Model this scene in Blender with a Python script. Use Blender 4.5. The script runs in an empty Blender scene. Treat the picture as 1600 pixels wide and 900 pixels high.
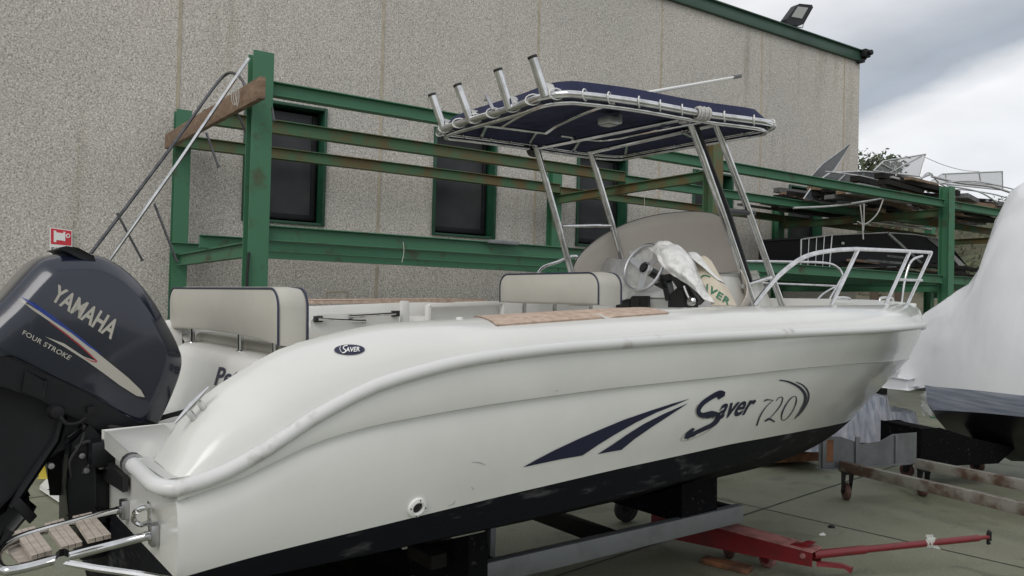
import bpy, bmesh, math, random
from mathutils import Vector, Matrix, noise
from mathutils.bvhtree import BVHTree
from mathutils.geometry import tessellate_polygon
random.seed(7)
R = math.radians
sc = bpy.context.scene
COL = sc.collection

# ------------------------------------------------------------------ camera
F_PX = 1220.0
PITCH, ROLL = R(1.0), R(1.4)
CAM = Vector((0, 0, 1.7))
fw = Vector((0, math.cos(PITCH), math.sin(PITCH)))
_u0 = Vector((0, -math.sin(PITCH), math.cos(PITCH)))
_r0 = Vector((1, 0, 0))
rt = _r0 * math.cos(ROLL) + _u0 * math.sin(ROLL)
up = -_r0 * math.sin(ROLL) + _u0 * math.cos(ROLL)
cd = bpy.data.cameras.new('camera'); cam = bpy.data.objects.new('camera', cd); COL.objects.link(cam)
cd.sensor_width = 36.0; cd.lens = 36.0 * F_PX / 1600.0; cd.clip_start = 0.05; cd.clip_end = 3000
m = Matrix((rt, up, -fw)).transposed().to_4x4(); m.translation = CAM; cam.matrix_world = m
sc.camera = cam

# ------------------------------------------------------------------ light
SUN_EL, SUN_AZ = R(40), R(203)            # azimuth clockwise from +Y: veiled sun behind the viewer
w = bpy.data.worlds.new('World'); sc.world = w; w.use_nodes = True
nt = w.node_tree; nt.nodes.clear()
def WN(t, **k):
    n = nt.nodes.new(t)
    for a, b in k.items(): setattr(n, a, b)
    return n
def WM(op, a, b=None, c=None):
    n = WN('ShaderNodeMath', operation=op)
    for i, v in enumerate((a, b, c)):
        if v is None: continue
        if isinstance(v, (int, float)): n.inputs[i].default_value = v
        else: nt.links.new(v, n.inputs[i])
    return n.outputs[0]
out = WN('ShaderNodeOutputWorld'); bg = WN('ShaderNodeBackground'); bg.inputs[1].default_value = 0.1
sky = WN('ShaderNodeTexSky', sky_type='NISHITA'); sky.sun_disc = False
sky.sun_elevation = SUN_EL; sky.sun_rotation = SUN_AZ
tc = WN('ShaderNodeTexCoord'); sx = WN('ShaderNodeSeparateXYZ'); nt.links.new(tc.outputs['Generated'], sx.inputs[0])
az = WM('MULTIPLY', WM('ARCTAN2', sx.outputs[0], sx.outputs[1]), 57.2958)
el = WM('MULTIPLY', WM('ARCSINE', sx.outputs[2]), 57.2958)
n1 = WN('ShaderNodeTexNoise'); n1.inputs['Scale'].default_value = 5.0; n1.inputs['Detail'].default_value = 7; n1.inputs['Roughness'].default_value = 0.55
mp = WN('ShaderNodeMapping'); mp.inputs['Scale'].default_value = (1, 1, 2.6); nt.links.new(tc.outputs['Generated'], mp.inputs[0]); nt.links.new(mp.outputs[0], n1.inputs['Vector'])
dd = WM('SUBTRACT', el, WM('MULTIPLY', az, 0.36))
dd = WM('ADD', dd, WM('MULTIPLY', WM('SUBTRACT', n1.outputs[0], 0.5), 3.2))
t = WM('DIVIDE', WM('ADD', dd, 6.0), 24.0)
cr = WN('ShaderNodeValToRGB'); nt.links.new(t, cr.inputs[0])
def ramp(r, pts):
    e = r.color_ramp.elements
    while len(e) > 1: e.remove(e[-1])
    e[0].position = pts[0][0]; e[0].color = (*pts[0][1], 1)
    for p, c in pts[1:]:
        q = e.new(p); q.color = (*c, 1)
K = 9.6
def g(v, b=1.04, r_=0.975): return (v * r_ * K, v * K, v * b * K)
ramp(cr, [(0.0, g(.86)), (0.37, g(.90, 1.02, .99)), (0.41, g(.76, 1.04)), (0.45, g(.48, 1.13, .91)), (0.50, g(.455, 1.13, .90)), (0.57, g(.53, 1.10, .94)), (0.70, g(.74, 1.05, .98)), (0.84, g(.86, 1.02, .99)), (1.0, g(.84))])
n2 = WN('ShaderNodeTexNoise'); n2.inputs['Scale'].default_value = 9.0; n2.inputs['Detail'].default_value = 6
nt.links.new(mp.outputs[0], n2.inputs['Vector'])
mul = WN('ShaderNodeMixRGB', blend_type='MULTIPLY'); mul.inputs[0].default_value = 1
nt.links.new(cr.outputs[0], mul.inputs[1])
v = WM('ADD', WM('MULTIPLY', n2.outputs[0], 0.30), 0.85)
cmb = WN('ShaderNodeCombineXYZ')
for i in range(3): nt.links.new(v, cmb.inputs[i])
nt.links.new(cmb.outputs[0], mul.inputs[2])
mx = WN('ShaderNodeMixRGB'); mx.inputs[0].default_value = 0.95
nt.links.new(sky.outputs[0], mx.inputs[1]); nt.links.new(mul.outputs[0], mx.inputs[2])
nt.links.new(mx.outputs[0], bg.inputs[0]); nt.links.new(bg.outputs[0], out.inputs[0])
sd = bpy.data.lights.new('sun', 'SUN'); sd.energy = 1.1; sd.angle = R(30); sd.color = (1, .96, .9)
sun = bpy.data.objects.new('sun', sd); COL.objects.link(sun)
sdir = Vector((math.sin(SUN_AZ) * math.cos(SUN_EL), math.cos(SUN_AZ) * math.cos(SUN_EL), math.sin(SUN_EL)))
sun.rotation_euler = (-sdir).to_track_quat('-Z', 'Y').to_euler()
sc.view_settings.view_transform = 'Standard'; sc.view_settings.look = 'None'
sc.view_settings.exposure = 0.10; sc.view_settings.gamma = 1; sc.view_settings.use_curve_mapping = False

# ------------------------------------------------------------------ frames: measured real places
def ray(x, y): return fw * F_PX + rt * (x - 800) + up * (450 - y)
def hit(x, y, o, n):
    d = ray(x, y); return CAM + d * ((Vector(o) - CAM).dot(n) / d.dot(n))
def G(x, y, z=0.0): return hit(x, y, Vector((0, 0, z)), Vector((0, 0, 1)))
WA = R(56.4)                                # direction of the building wall and rack
U = Vector((math.sin(WA), math.cos(WA), 0)); N = Vector((-math.cos(WA), math.sin(WA), 0)); ZZ = Vector((0, 0, 1))
def WF(s, d, z): return U * s + N * d + ZZ * z
def WD(x, y, D): return hit(x, y, N * D, N)
BA, BP = R(52), R(1.5)                      # heading and trim of the white boat
BX = Vector((math.sin(BA) * math.cos(BP), math.cos(BA) * math.cos(BP), math.sin(BP)))
BY = Vector((-math.cos(BA), math.sin(BA), 0))
BZ = Vector((-math.sin(BA) * math.sin(BP), -math.cos(BA) * math.sin(BP), math.cos(BP)))
BO = Vector((-1.6099, 3.0826, 0.9004))
def L(s, w_, z): return BO + BX * s + BY * w_ + BZ * z
def toL(p):
    d = p - BO; return (d.dot(BX), d.dot(BY), d.dot(BZ))
def bS(x, y, s): return toL(hit(x, y, L(s, 0, 0), BX))
def bW(x, y, w_): return toL(hit(x, y, L(0, w_, 0), BY))
def bZ(x, y, z): return toL(hit(x, y, L(0, 0, z), BZ))

def pixof(q):
    d = q - CAM; k = d.dot(fw); return (800 + F_PX * d.dot(rt) / k, 450 - F_PX * d.dot(up) / k)

# ------------------------------------------------------------------ materials
MATS = {}
def nodes(name):
    mt = bpy.data.materials.new(name); mt.use_nodes = True
    return mt, mt.node_tree, mt.node_tree.nodes['Principled BSDF']
def mat(name, col, rough=.5, metal=0., coat=0., bump=0., bscale=40., var=0., vscale=6., spec=.5, alpha=1., col2=None, trans=0., thr=(.45, .62), detail=6, stretch=(1, 1, 1), bdist=.01, rvar=0.):
    mt, t, p = nodes(name)
    p.inputs['Base Color'].default_value = (*col, 1); p.inputs['Roughness'].default_value = rough
    p.inputs['Metallic'].default_value = metal; p.inputs['Coat Weight'].default_value = coat; p.inputs['Coat Roughness'].default_value = .08
    p.inputs['Specular IOR Level'].default_value = spec; p.inputs['Alpha'].default_value = alpha
    p.inputs['Transmission Weight'].default_value = trans
    co = t.nodes.new('ShaderNodeTexCoord'); mpn = t.nodes.new('ShaderNodeMapping'); mpn.inputs['Scale'].default_value = stretch
    t.links.new(co.outputs['Object'], mpn.inputs[0])
    if var or col2:
        nz = t.nodes.new('ShaderNodeTexNoise'); nz.inputs['Scale'].default_value = vscale; nz.inputs['Detail'].default_value = detail; nz.inputs['Roughness'].default_value = .6
        t.links.new(mpn.outputs[0], nz.inputs['Vector'])
        cr_ = t.nodes.new('ShaderNodeValToRGB'); t.links.new(nz.outputs[0], cr_.inputs[0])
        c2 = col2 if col2 else tuple(max(0, c * (1 - var)) for c in col)
        ramp(cr_, [(thr[0], col), (thr[1], c2)])
        t.links.new(cr_.outputs[0], p.inputs['Base Color'])
        if rvar:
            mr = t.nodes.new('ShaderNodeMapRange'); mr.inputs[3].default_value = rough - rvar; mr.inputs[4].default_value = rough + rvar
            t.links.new(nz.outputs[0], mr.inputs[0]); t.links.new(mr.outputs[0], p.inputs['Roughness'])
    if bump:
        nb = t.nodes.new('ShaderNodeTexNoise'); nb.inputs['Scale'].default_value = bscale; nb.inputs['Detail'].default_value = 5
        t.links.new(mpn.outputs[0], nb.inputs['Vector'])
        b = t.nodes.new('ShaderNodeBump'); b.inputs['Strength'].default_value = bump; b.inputs['Distance'].default_value = bdist
        t.links.new(nb.outputs[0], b.inputs['Height']); t.links.new(b.outputs[0], p.inputs['Normal'])
    MATS[name] = mt; return mt
mat('gelcoat', (.66, .658, .625), .20, coat=.35, var=.05, vscale=2.2, bump=.03, bscale=2.5, bdist=.02)
mat('gelcoat_inner', (.70, .695, .66), .35, coat=.2, var=.05, vscale=4)
mat('antifoul', (.006, .0065, .009), .7, col2=(.085, .085, .085), vscale=4, spec=.12, thr=(.56, .74), stretch=(1, 1, 3.5), bump=.3, bscale=30, detail=12)
mat('rub_rubber', (.62, .62, .61), .33, col2=(.33, .31, .28), vscale=5, thr=(.60, .72))
mat('teak', (.52, .41, .33), .65, col2=(.38, .27, .20), vscale=30, thr=(.35, .65), stretch=(1, 1, 1), bump=.15, bscale=90, bdist=.002)
mat('weathered_teak', (.46, .40, .34), .7, col2=(.34, .29, .25), vscale=30, thr=(.35, .65), bump=.15, bscale=90, bdist=.002)
mat('steel', (.66, .66, .66), .11, metal=1., var=.25, vscale=12, rvar=.06)
mat('steel_dark', (.13, .13, .14), .35, metal=.8, var=.3, vscale=10)
mat('steel_dull', (.45, .45, .46), .32, metal=1., var=.3, vscale=10)
mat('alloy', (.62, .62, .63), .35, metal=.85)
mat('navy_canvas', (.009, .013, .052), .85, var=.3, vscale=9, bump=.35, bscale=12, bdist=.03)
mat('cushion', (.45, .435, .38), .5, var=.06, vscale=3, bump=.08, bscale=6, bdist=.03)
mat('cushion_back', (.46, .45, .41), .5, var=.06, vscale=3)
mat('piping', (.015, .02, .05), .5)
mat('engine_paint', (.010, .014, .028), .22, metal=.2, coat=.6, var=.2, vscale=3)
mat('engine_black', (.004, .0045, .006), .45, spec=.3, coat=.05, var=.3, vscale=20, bump=.1, bscale=60, bdist=.003)
mat('black_plastic', (.010, .010, .011), .4)
mat('silver_decal', (.42, .40, .35), .35, metal=.35)
mat('blue_decal', (.010, .032, .20), .3)
mat('red_decal', (.35, .02, .03), .35)
mat('navy_decal', (.006, .008, .035), .3)
mat('white_decal', (.72, .72, .70), .4)
mat('sign_red', (.55, .025, .04), .45)
mat('sign_white', (.75, .75, .73), .45)
mat('sign_black', (.03, .03, .03), .5)
mat('green_paint', (.042, .150, .078), .55, col2=(.055, .050, .022), vscale=3.2, thr=(.56, .70), detail=8, bump=.2, bscale=30, bdist=.004)
mat('green_rusty', (.055, .125, .058), .65, col2=(.115, .080, .028), vscale=2.6, thr=(.42, .58), detail=9, bump=.3, bscale=30, bdist=.004)
mat('window_frame', (.012, .065, .035), .45, var=.3, vscale=6)
mat('roof_trim', (.035, .085, .06), .5, var=.25, vscale=1.2)
mat('timber', (.24, .16, .105), .8, col2=(.13, .085, .055), vscale=8, thr=(.35, .65), bump=.4, bscale=30, stretch=(1, 1, 4), bdist=.005)
mat('timber_orange', (.26, .11, .05), .8, col2=(.07, .035, .02), vscale=6, thr=(.4, .65))
mat('galvanised', (.20, .21, .215), .55, metal=.3, var=.2, vscale=5)
mat('rusty_steel', (.26, .25, .22), .6, metal=.2, col2=(.10, .060, .042), vscale=3, thr=(.48, .60), detail=9)
mat('rust', (.10, .045, .035), .75, var=.5, vscale=15)
mat('jack_red', (.15, .008, .012), .42, col2=(.10, .012, .012), vscale=9, thr=(.5, .7), coat=.15)
mat('jack_dusty', (.32, .14, .13), .6, var=.4, vscale=9)
mat('tape', (.45, .46, .43), .5, bump=.6, bscale=60)
mat('black_carpet', (.006, .006, .007), .95, spec=.1, bump=.4, bscale=80, col2=(.05, .05, .05), vscale=30, thr=(.6, .75))
mat('wheel_brown', (.11, .05, .038), .65, var=.4, vscale=30)
mat('dark_metal', (.012, .012, .014), .5, spec=.25, var=.4, vscale=8)
mat('light_metal', (.50, .50, .50), .35, metal=.6, var=.2, vscale=8)
mat('junk_grey', (.12, .12, .12), .6, var=.6, vscale=5)
mat('junk_dark', (.018, .016, .015), .8, spec=.2, var=.5, vscale=7)
mat('dark_panel', (.006, .006, .008), .6, spec=.25, var=.3, vscale=3)
mat('black_hull', (.010, .010, .013), .28, coat=.3, var=.2, vscale=2)
mat('blue_hull', (.20, .23, .30), .3, coat=.3, col2=(.36, .39, .45), vscale=2.5, thr=(.4, .65), stretch=(.6, .6, 16))
mat('shrink', (.92, .93, .96), .25, var=.03, vscale=2.0, bump=.22, bscale=4, bdist=.05, coat=.45, stretch=(1.0, 1.0, .7))
sh_ = MATS['shrink'].node_tree; tl = sh_.nodes.new('ShaderNodeBsdfTranslucent'); tl.inputs[0].default_value = (.86, .88, .92, 1)
mxs = sh_.nodes.new('ShaderNodeMixShader'); mxs.inputs[0].default_value = .12; sh_.links.new(sh_.nodes['Principled BSDF'].outputs[0], mxs.inputs[1]); sh_.links.new(tl.outputs[0], mxs.inputs[2])
sh_.links.new(mxs.outputs[0], sh_.nodes['Material Output'].inputs[0])
mat('wrapped_stack', (.42, .43, .48), .35, col2=(.24, .27, .33), vscale=5, thr=(.42, .6), bump=.7, bscale=6, bdist=.05, stretch=(2.5, 2.5, .35))

mat('cream_cloth', (.56, .50, .40), .75, var=.12, vscale=6, bump=.3, bscale=14, bdist=.02)
mat('green_print', (.03, .15, .08), .6)
mat('rope', (.45, .44, .42), .8)
mat('lead_grey', (.30, .30, .29), .7)
mat('lamp_glass', (.30, .30, .28), .25, coat=.3)
mat('joint_fill', (.43, .38, .295), .85, var=.2, vscale=5)
mat('bark', (.07, .05, .035), .9)
mat('dirty_rubber', (.015, .015, .015), .8)
mat('yellow', (.45, .35, .03), .6)
# glass-like
def sheer(name, col, alpha, rough=.35, bump=0., bs=10):
    mt = mat(name, col, rough, bump=bump, bscale=bs, bdist=.03); p = mt.node_tree.nodes['Principled BSDF']; p.inputs['Alpha'].default_value = alpha; return mt
sheer('screen_film', (.72, .66, .59), .84, .40, .25, 2.5)
sheer('clear_sheet', (.70, .70, .68), .62, .35, .9, 14)
sheer('white_sheet', (.78, .78, .76), .95, .4, .9, 16)
sheer('stored_glass', (.10, .11, .12), .72, .12); sheer('pale_glass', (.30, .31, .32), .30, .15)
mt, t, p = nodes('window_glass'); MATS['window_glass'] = mt
p.inputs['Base Color'].default_value = (.035, .038, .042, 1); p.inputs['Roughness'].default_value = .42; p.inputs['Specular IOR Level'].default_value = .35
nz = t.nodes.new('ShaderNodeTexNoise'); nz.inputs['Scale'].default_value = 2.5; nz.inputs['Detail'].default_value = 8
cr_ = t.nodes.new('ShaderNodeValToRGB'); t.links.new(nz.outputs[0], cr_.inputs[0]); ramp(cr_, [(.35, (.022, .023, .026)), (.7, (.040, .041, .042))]); t.links.new(cr_.outputs[0], p.inputs['Base Color'])
co = t.nodes.new('ShaderNodeTexCoord'); t.links.new(co.outputs['Object'], nz.inputs['Vector'])
# exposed aggregate
mt, t, p = nodes('aggregate'); MATS['aggregate'] = mt
co = t.nodes.new('ShaderNodeTexCoord')
vo = t.nodes.new('ShaderNodeTexNoise'); vo.inputs['Scale'].default_value = 58; vo.inputs['Detail'].default_value = 3.0; vo.inputs['Roughness'].default_value = .75; t.links.new(co.outputs['Object'], vo.inputs['Vector'])
cr_ = t.nodes.new('ShaderNodeValToRGB'); t.links.new(vo.outputs[0], cr_.inputs[0])
ramp(cr_, [(.34, (.20, .187, .169)), (.44, (.43, .405, .368)), (.54, (.56, .530, .487)), (.66, (.82, .79, .745))])
big = t.nodes.new('ShaderNodeTexNoise'); big.inputs['Scale'].default_value = .35; big.inputs['Detail'].default_value = 6; t.links.new(co.outputs['Object'], big.inputs['Vector'])
cr2 = t.nodes.new('ShaderNodeValToRGB'); t.links.new(big.outputs[0], cr2.inputs[0]); ramp(cr2, [(.35, (.86, .86, .86)), (.65, (1.0, .99, .97))])
mm = t.nodes.new('ShaderNodeMixRGB'); mm.blend_type = 'MULTIPLY'; mm.inputs[0].default_value = 1
t.links.new(cr_.outputs[0], mm.inputs[1]); t.links.new(cr2.outputs[0], mm.inputs[2])
st = t.nodes.new('ShaderNodeTexNoise'); st.inputs['Scale'].default_value = 2.0; st.inputs['Detail'].default_value = 5
mps = t.nodes.new('ShaderNodeMapping'); mps.inputs['Scale'].default_value = (1.6, 1.6, .16); t.links.new(co.outputs['Object'], mps.inputs[0]); t.links.new(mps.outputs[0], st.inputs['Vector'])
cr3 = t.nodes.new('ShaderNodeValToRGB'); t.links.new(st.outputs[0], cr3.inputs[0]); ramp(cr3, [(.58, (1, 1, 1)), (.74, (.78, .78, .72))])
mm2 = t.nodes.new('ShaderNodeMixRGB'); mm2.blend_type = 'MULTIPLY'; mm2.inputs[0].default_value = 1
t.links.new(mm.outputs[0], mm2.inputs[1]); t.links.new(cr3.outputs[0], mm2.inputs[2])
t.links.new(mm2.outputs[0], p.inputs['Base Color']); p.inputs['Roughness'].default_value = .9
b = t.nodes.new('ShaderNodeBump'); b.inputs['Strength'].default_value = .6; b.inputs['Distance'].default_value = .012
t.links.new(vo.outputs[0], b.inputs['Height']); t.links.new(b.outputs[0], p.inputs['Normal'])
# yard floor
mt, t, p = nodes('yard_concrete'); MATS['yard_concrete'] = mt
co = t.nodes.new('ShaderNodeTexCoord')
a1 = t.nodes.new('ShaderNodeTexNoise'); a1.inputs['Scale'].default_value = .8; a1.inputs['Detail'].default_value = 9; a1.inputs['Roughness'].default_value = .62; t.links.new(co.outputs['Object'], a1.inputs['Vector'])
cr_ = t.nodes.new('ShaderNodeValToRGB'); t.links.new(a1.outputs[0], cr_.inputs[0])
ramp(cr_, [(.30, (.145, .148, .100)), (.46, (.190, .198, .138)), (.58, (.220, .225, .165)), (.75, (.165, .200, .120))])
a2 = t.nodes.new('ShaderNodeTexNoise'); a2.inputs['Scale'].default_value = 60; a2.inputs['Detail'].default_value = 3; t.links.new(co.outputs['Object'], a2.inputs['Vector'])
cr2 = t.nodes.new('ShaderNodeValToRGB'); t.links.new(a2.outputs[0], cr2.inputs[0]); ramp(cr2, [(.3, (.8, .8, .8)), (.7, (1.1, 1.1, 1.1))])
mm = t.nodes.new('ShaderNodeMixRGB'); mm.blend_type = 'MULTIPLY'; mm.inputs[0].default_value = 1
t.links.new(cr_.outputs[0], mm.inputs[1]); t.links.new(cr2.outputs[0], mm.inputs[2])
a3 = t.nodes.new('ShaderNodeTexNoise'); a3.inputs['Scale'].default_value = 2.3; a3.inputs['Detail'].default_value = 8; a3.inputs['Distortion'].default_value = 1.2; t.links.new(co.outputs['Object'], a3.inputs['Vector'])
cr4 = t.nodes.new('ShaderNodeValToRGB'); t.links.new(a3.outputs[0], cr4.inputs[0]); ramp(cr4, [(.33, (.72, .72, .70)), (.44, (1, 1, 1)), (.62, (1, 1, 1)), (.72, (1.12, 1.12, 1.08))])
m3 = t.nodes.new('ShaderNodeMixRGB'); m3.blend_type = 'MULTIPLY'; m3.inputs[0].default_value = 1
t.links.new(mm.outputs[0], m3.inputs[1]); t.links.new(cr4.outputs[0], m3.inputs[2]); t.links.new(m3.outputs[0], p.inputs['Base Color'])
mr = t.nodes.new('ShaderNodeMapRange'); mr.inputs[3].default_value = .45; mr.inputs[4].default_value = .75; t.links.new(a1.outputs[0], mr.inputs[0]); t.links.new(mr.outputs[0], p.inputs['Roughness'])
b = t.nodes.new('ShaderNodeBump'); b.inputs['Strength'].default_value = .15; b.inputs['Distance'].default_value = .01; t.links.new(a2.outputs[0], b.inputs['Height']); t.links.new(b.outputs[0], p.inputs['Normal'])
mat('hill_grass', (.055, .060, .030), .95, col2=(.10, .085, .05), vscale=.08, thr=(.4, .6), bump=.5, bscale=.5, bdist=.5)
def leafmat(name, a, b_):
    mt, t, p = nodes(name); MATS[name] = mt
    oi = t.nodes.new('ShaderNodeTexNoise'); oi.inputs['Scale'].default_value = 1.3
    co = t.nodes.new('ShaderNodeTexCoord'); t.links.new(co.outputs['Object'], oi.inputs['Vector'])
    c_ = t.nodes.new('ShaderNodeValToRGB'); t.links.new(oi.outputs[0], c_.inputs[0]); ramp(c_, [(.35, a), (.65, b_)])
    t.links.new(c_.outputs[0], p.inputs['Base Color']); p.inputs['Roughness'].default_value = .8
leafmat('leaves', (.035, .05, .02), (.07, .085, .035))
leafmat('leaves_far', (.05, .065, .035), (.10, .10, .05))

# ------------------------------------------------------------------ mesh helpers (world coordinates)
class B:
    def __init__(s): s.v = []; s.f = []; s.m = []
    def add(s, vs, fs, mi=0):
        o = len(s.v); s.v += [Vector(q) for q in vs]
        for f in fs: s.f.append(tuple(i + o for i in f)); s.m.append(mi)
        return s
    def box8(s, p, mi=0):       # p: bottom 4 ccw, top 4
        return s.add(p, [(3, 2, 1, 0), (4, 5, 6, 7), (0, 1, 5, 4), (1, 2, 6, 5), (2, 3, 7, 6), (3, 0, 4, 7)], mi)
    def box(s, c, a, b_, c_, mi=0):     # centre and three half vectors
        c = Vector(c); p = []
        for z in (-1, 1):
            for x, y in ((-1, -1), (1, -1), (1, 1), (-1, 1)): p.append(c + a * x + b_ * y + c_ * z)
        return s.box8(p, mi)
    def beam(s, p, q, wv, hv, mi=0):
        p = Vector(p); q = Vector(q); return s.box((p + q) / 2, (q - p) / 2, wv, hv, mi)
    def tube(s, pts, r, n=10, closed=False, cap=True, mi=0):
        pts = [Vector(q) for q in pts]; k = len(pts); rings = []; prev = None
        for i in range(k):
            if closed: d = pts[(i + 1) % k] - pts[i - 1]
            else: d = pts[min(i + 1, k - 1)] - pts[max(i - 1, 0)]
            d.normalize()
            if prev is None:
                a = d.orthogonal().normalized()
            else:
                a = prev - d * prev.dot(d)
                a = a.normalized() if a.length > 1e-6 else d.orthogonal().normalized()
            prev = a; b_ = d.cross(a); rr = r[i] if isinstance(r, (list, tuple)) else r
            rings.append([pts[i] + (a * math.cos(2 * math.pi * j / n) + b_ * math.sin(2 * math.pi * j / n)) * rr for j in range(n)])
        vs = [q for g_ in rings for q in g_]; fs = []
        for i in range(k if closed else k - 1):
            i2 = (i + 1) % k
            for j in range(n): fs.append((i * n + j, i * n + (j + 1) % n, i2 * n + (j + 1) % n, i2 * n + j))
        if cap and not closed: fs.append(tuple(range(n))[::-1]); fs.append(tuple((k - 1) * n + j for j in range(n)))
        return s.add(vs, fs, mi)
    def grid(s, rows, mi=0, closed=False):
        n = len(rows[0]); vs = [q for r_ in rows for q in r_]; fs = []
        for i in range(len(rows) - 1):
            for j in range(n if closed else n - 1):
                j2 = (j + 1) % n; fs.append((i * n + j, i * n + j2, (i + 1) * n + j2, (i + 1) * n + j))
        return s.add(vs, fs, mi)
    def prism(s, poly, dv, mi=0):
        poly = [Vector(q) for q in poly]; n = len(poly); dv = Vector(dv)
        vs = poly + [q + dv for q in poly]; fs = []
        for tri in tessellate_polygon([poly]): fs.append(tuple(tri)); fs.append(tuple(i + n for i in tri[::-1]))
        for i in range(n): fs.append((i, (i + 1) % n, (i + 1) % n + n, i + n))
        return s.add(vs, fs, mi)
    def disc(s, c, ax, r1, r2, h1, h2=0, n=24, mi=0):    # lathe between (r,h) pairs
        return s.lathe(c, ax, [(r1, h1), (r2, h2)], n, mi)
    def lathe(s, c, ax, prof, n=24, mi=0):
        c = Vector(c); ax = Vector(ax).normalized(); a = ax.orthogonal().normalized(); b_ = ax.cross(a)
        rows = [[c + ax * h + (a * math.cos(2 * math.pi * j / n) + b_ * math.sin(2 * math.pi * j / n)) * r_ for j in range(n)] for r_, h in prof]
        return s.grid(rows, mi, True)
def finish(o, bevel=0, seg=2, smooth=True, ang=35, weld=True):
    me = o.data; bm = bmesh.new(); bm.from_mesh(me)
    if weld: bmesh.ops.remove_doubles(bm, verts=bm.verts, dist=1e-5)
    if bevel:
        es = [e for e in bm.edges if len(e.link_faces) == 2 and e.calc_face_angle(0) > R(30)]
        bmesh.ops.bevel(bm, geom=es, offset=bevel, segments=seg, affect='EDGES', profile=.5, clamp_overlap=True)
    bmesh.ops.recalc_face_normals(bm, faces=bm.faces)
    bm.to_mesh(me); bm.free()
    if smooth:
        for q in me.polygons: q.use_smooth = True
        me.set_sharp_from_angle(angle=R(ang))
def wloc(o):
    p = Vector((0, 0, 0))
    while o: p += o.location; o = o.parent
    return p
def obj(name, b_, mats, parent=None, bevel=0, seg=2, smooth=True, ang=35, label=None, base=None, nofin=False):
    me = bpy.data.meshes.new(name)
    off = wloc(parent) if parent else (base if base is not None else None)
    if off is None:
        xs = [q.x for q in b_.v]; ys = [q.y for q in b_.v]; zs = [q.z for q in b_.v]
        off = Vector(((min(xs) + max(xs)) / 2, (min(ys) + max(ys)) / 2, min(zs)))
    me.from_pydata([q - off for q in b_.v], [], b_.f)
    if isinstance(mats, str): mats = [mats]
    for q in mats: me.materials.append(MATS[q])
    for pl, mi in zip(me.polygons, b_.m): pl.material_index = mi
    o = bpy.data.objects.new(name, me); COL.objects.link(o)
    if parent: o.parent = parent
    else: o.location = off
    if not nofin: finish(o, bevel, seg, smooth, ang)
    if label: o['label'] = label
    return o
def thing(name, loc, label, cat, group=None):
    o = bpy.data.objects.new(name, None); COL.objects.link(o); o.location = Vector(loc); o.empty_display_size = .2
    o['label'] = label; o['category'] = cat
    if group: o['group'] = group
    return o
def tag(o, label, cat, group=None, kind=None):
    if label: o['label'] = label
    if cat: o['category'] = cat
    if group: o['group'] = group
    if kind: o['kind'] = kind
    return o
def smooth_path(pts, n=8, closed=False):
    pts = [Vector(q) for q in pts]; out_ = []; k = len(pts)
    rng = range(k) if closed else range(k - 1)
    for i in rng:
        if closed: p0, p1, p2, p3 = pts[i - 1], pts[i], pts[(i + 1) % k], pts[(i + 2) % k]
        else: p0, p1, p2, p3 = pts[max(i - 1, 0)], pts[i], pts[i + 1], pts[min(i + 2, k - 1)]
        for j in range(n):
            t_ = j / n
            out_.append(.5 * ((2 * p1) + (p2 - p0) * t_ + (2 * p0 - 5 * p1 + 4 * p2 - p3) * t_ ** 2 + (3 * p1 - p0 - 3 * p2 + p3) * t_ ** 3))
    if not closed: out_.append(pts[-1])
    return out_
def interp(x, T):
    if x <= T[0][0]: return T[0][1]
    for (a, b_), (c, d) in zip(T, T[1:]):
        if x <= c: return b_ + (d - b_) * (x - a) / (c - a)
    return T[-1][1]
def sinterp(x, T):          # monotone-ish smooth (pchip-like) interpolation
    n = len(T)
    if x <= T[0][0]: return T[0][1]
    if x >= T[-1][0]: return T[-1][1]
    def slope(i):
        if i == 0: return (T[1][1] - T[0][1]) / (T[1][0] - T[0][0])
        if i == n - 1: return (T[-1][1] - T[-2][1]) / (T[-1][0] - T[-2][0])
        a = (T[i][1] - T[i - 1][1]) / (T[i][0] - T[i - 1][0]); b_ = (T[i + 1][1] - T[i][1]) / (T[i + 1][0] - T[i][0])
        if a * b_ <= 0: return 0
        return 2 * a * b_ / (a + b_)
    for i in range(n - 1):
        if x <= T[i + 1][0]:
            h = T[i + 1][0] - T[i][0]; t_ = (x - T[i][0]) / h; m0, m1 = slope(i) * h, slope(i + 1) * h
            return (2 * t_ ** 3 - 3 * t_ ** 2 + 1) * T[i][1] + (t_ ** 3 - 2 * t_ ** 2 + t_) * m0 + (-2 * t_ ** 3 + 3 * t_ ** 2) * T[i + 1][1] + (t_ ** 3 - t_ ** 2) * m1

# ================================================================== SETTING
b = B(); S = 420
b.add([(-S, -S, 0), (S, -S, 0), (S, S, 0), (-S, S, 0)], [(0, 1, 2, 3)])
gr = obj('yard_ground', b, 'yard_concrete', smooth=False, base=Vector((0, 0, 0))); tag(gr, None, None, kind='structure')
# saw-cut joints of the slab
b = B()
def joint(p, q, wd=.012):
    d = (q - p).normalized(); s_ = Vector((-d.y, d.x, 0)) * wd / 2
    b.add([p - s_ + ZZ * .004, q - s_ + ZZ * .004, q + s_ + ZZ * .004, p + s_ + ZZ * .004], [(0, 1, 2, 3)])
j1, j2 = G(1200, 797), G(1380, 838)
dj = (j2 - j1).normalized(); dk = Vector((-dj.y, dj.x, 0))
for k in range(-2, 3):
    joint(j1 + dk * 4 * k - dj * 12, j1 + dk * 4 * k + dj * 14)
for k in range(-2, 3):
    joint(G(1200, 793) + dj * (4 * k) - dk * 12, G(1200, 793) + dj * 4 * k + dk * 12)
jo = obj('slab_joints', b, 'dirty_rubber', smooth=False, base=Vector((0, 0, 0))); tag(jo, None, None, kind='structure')
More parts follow.
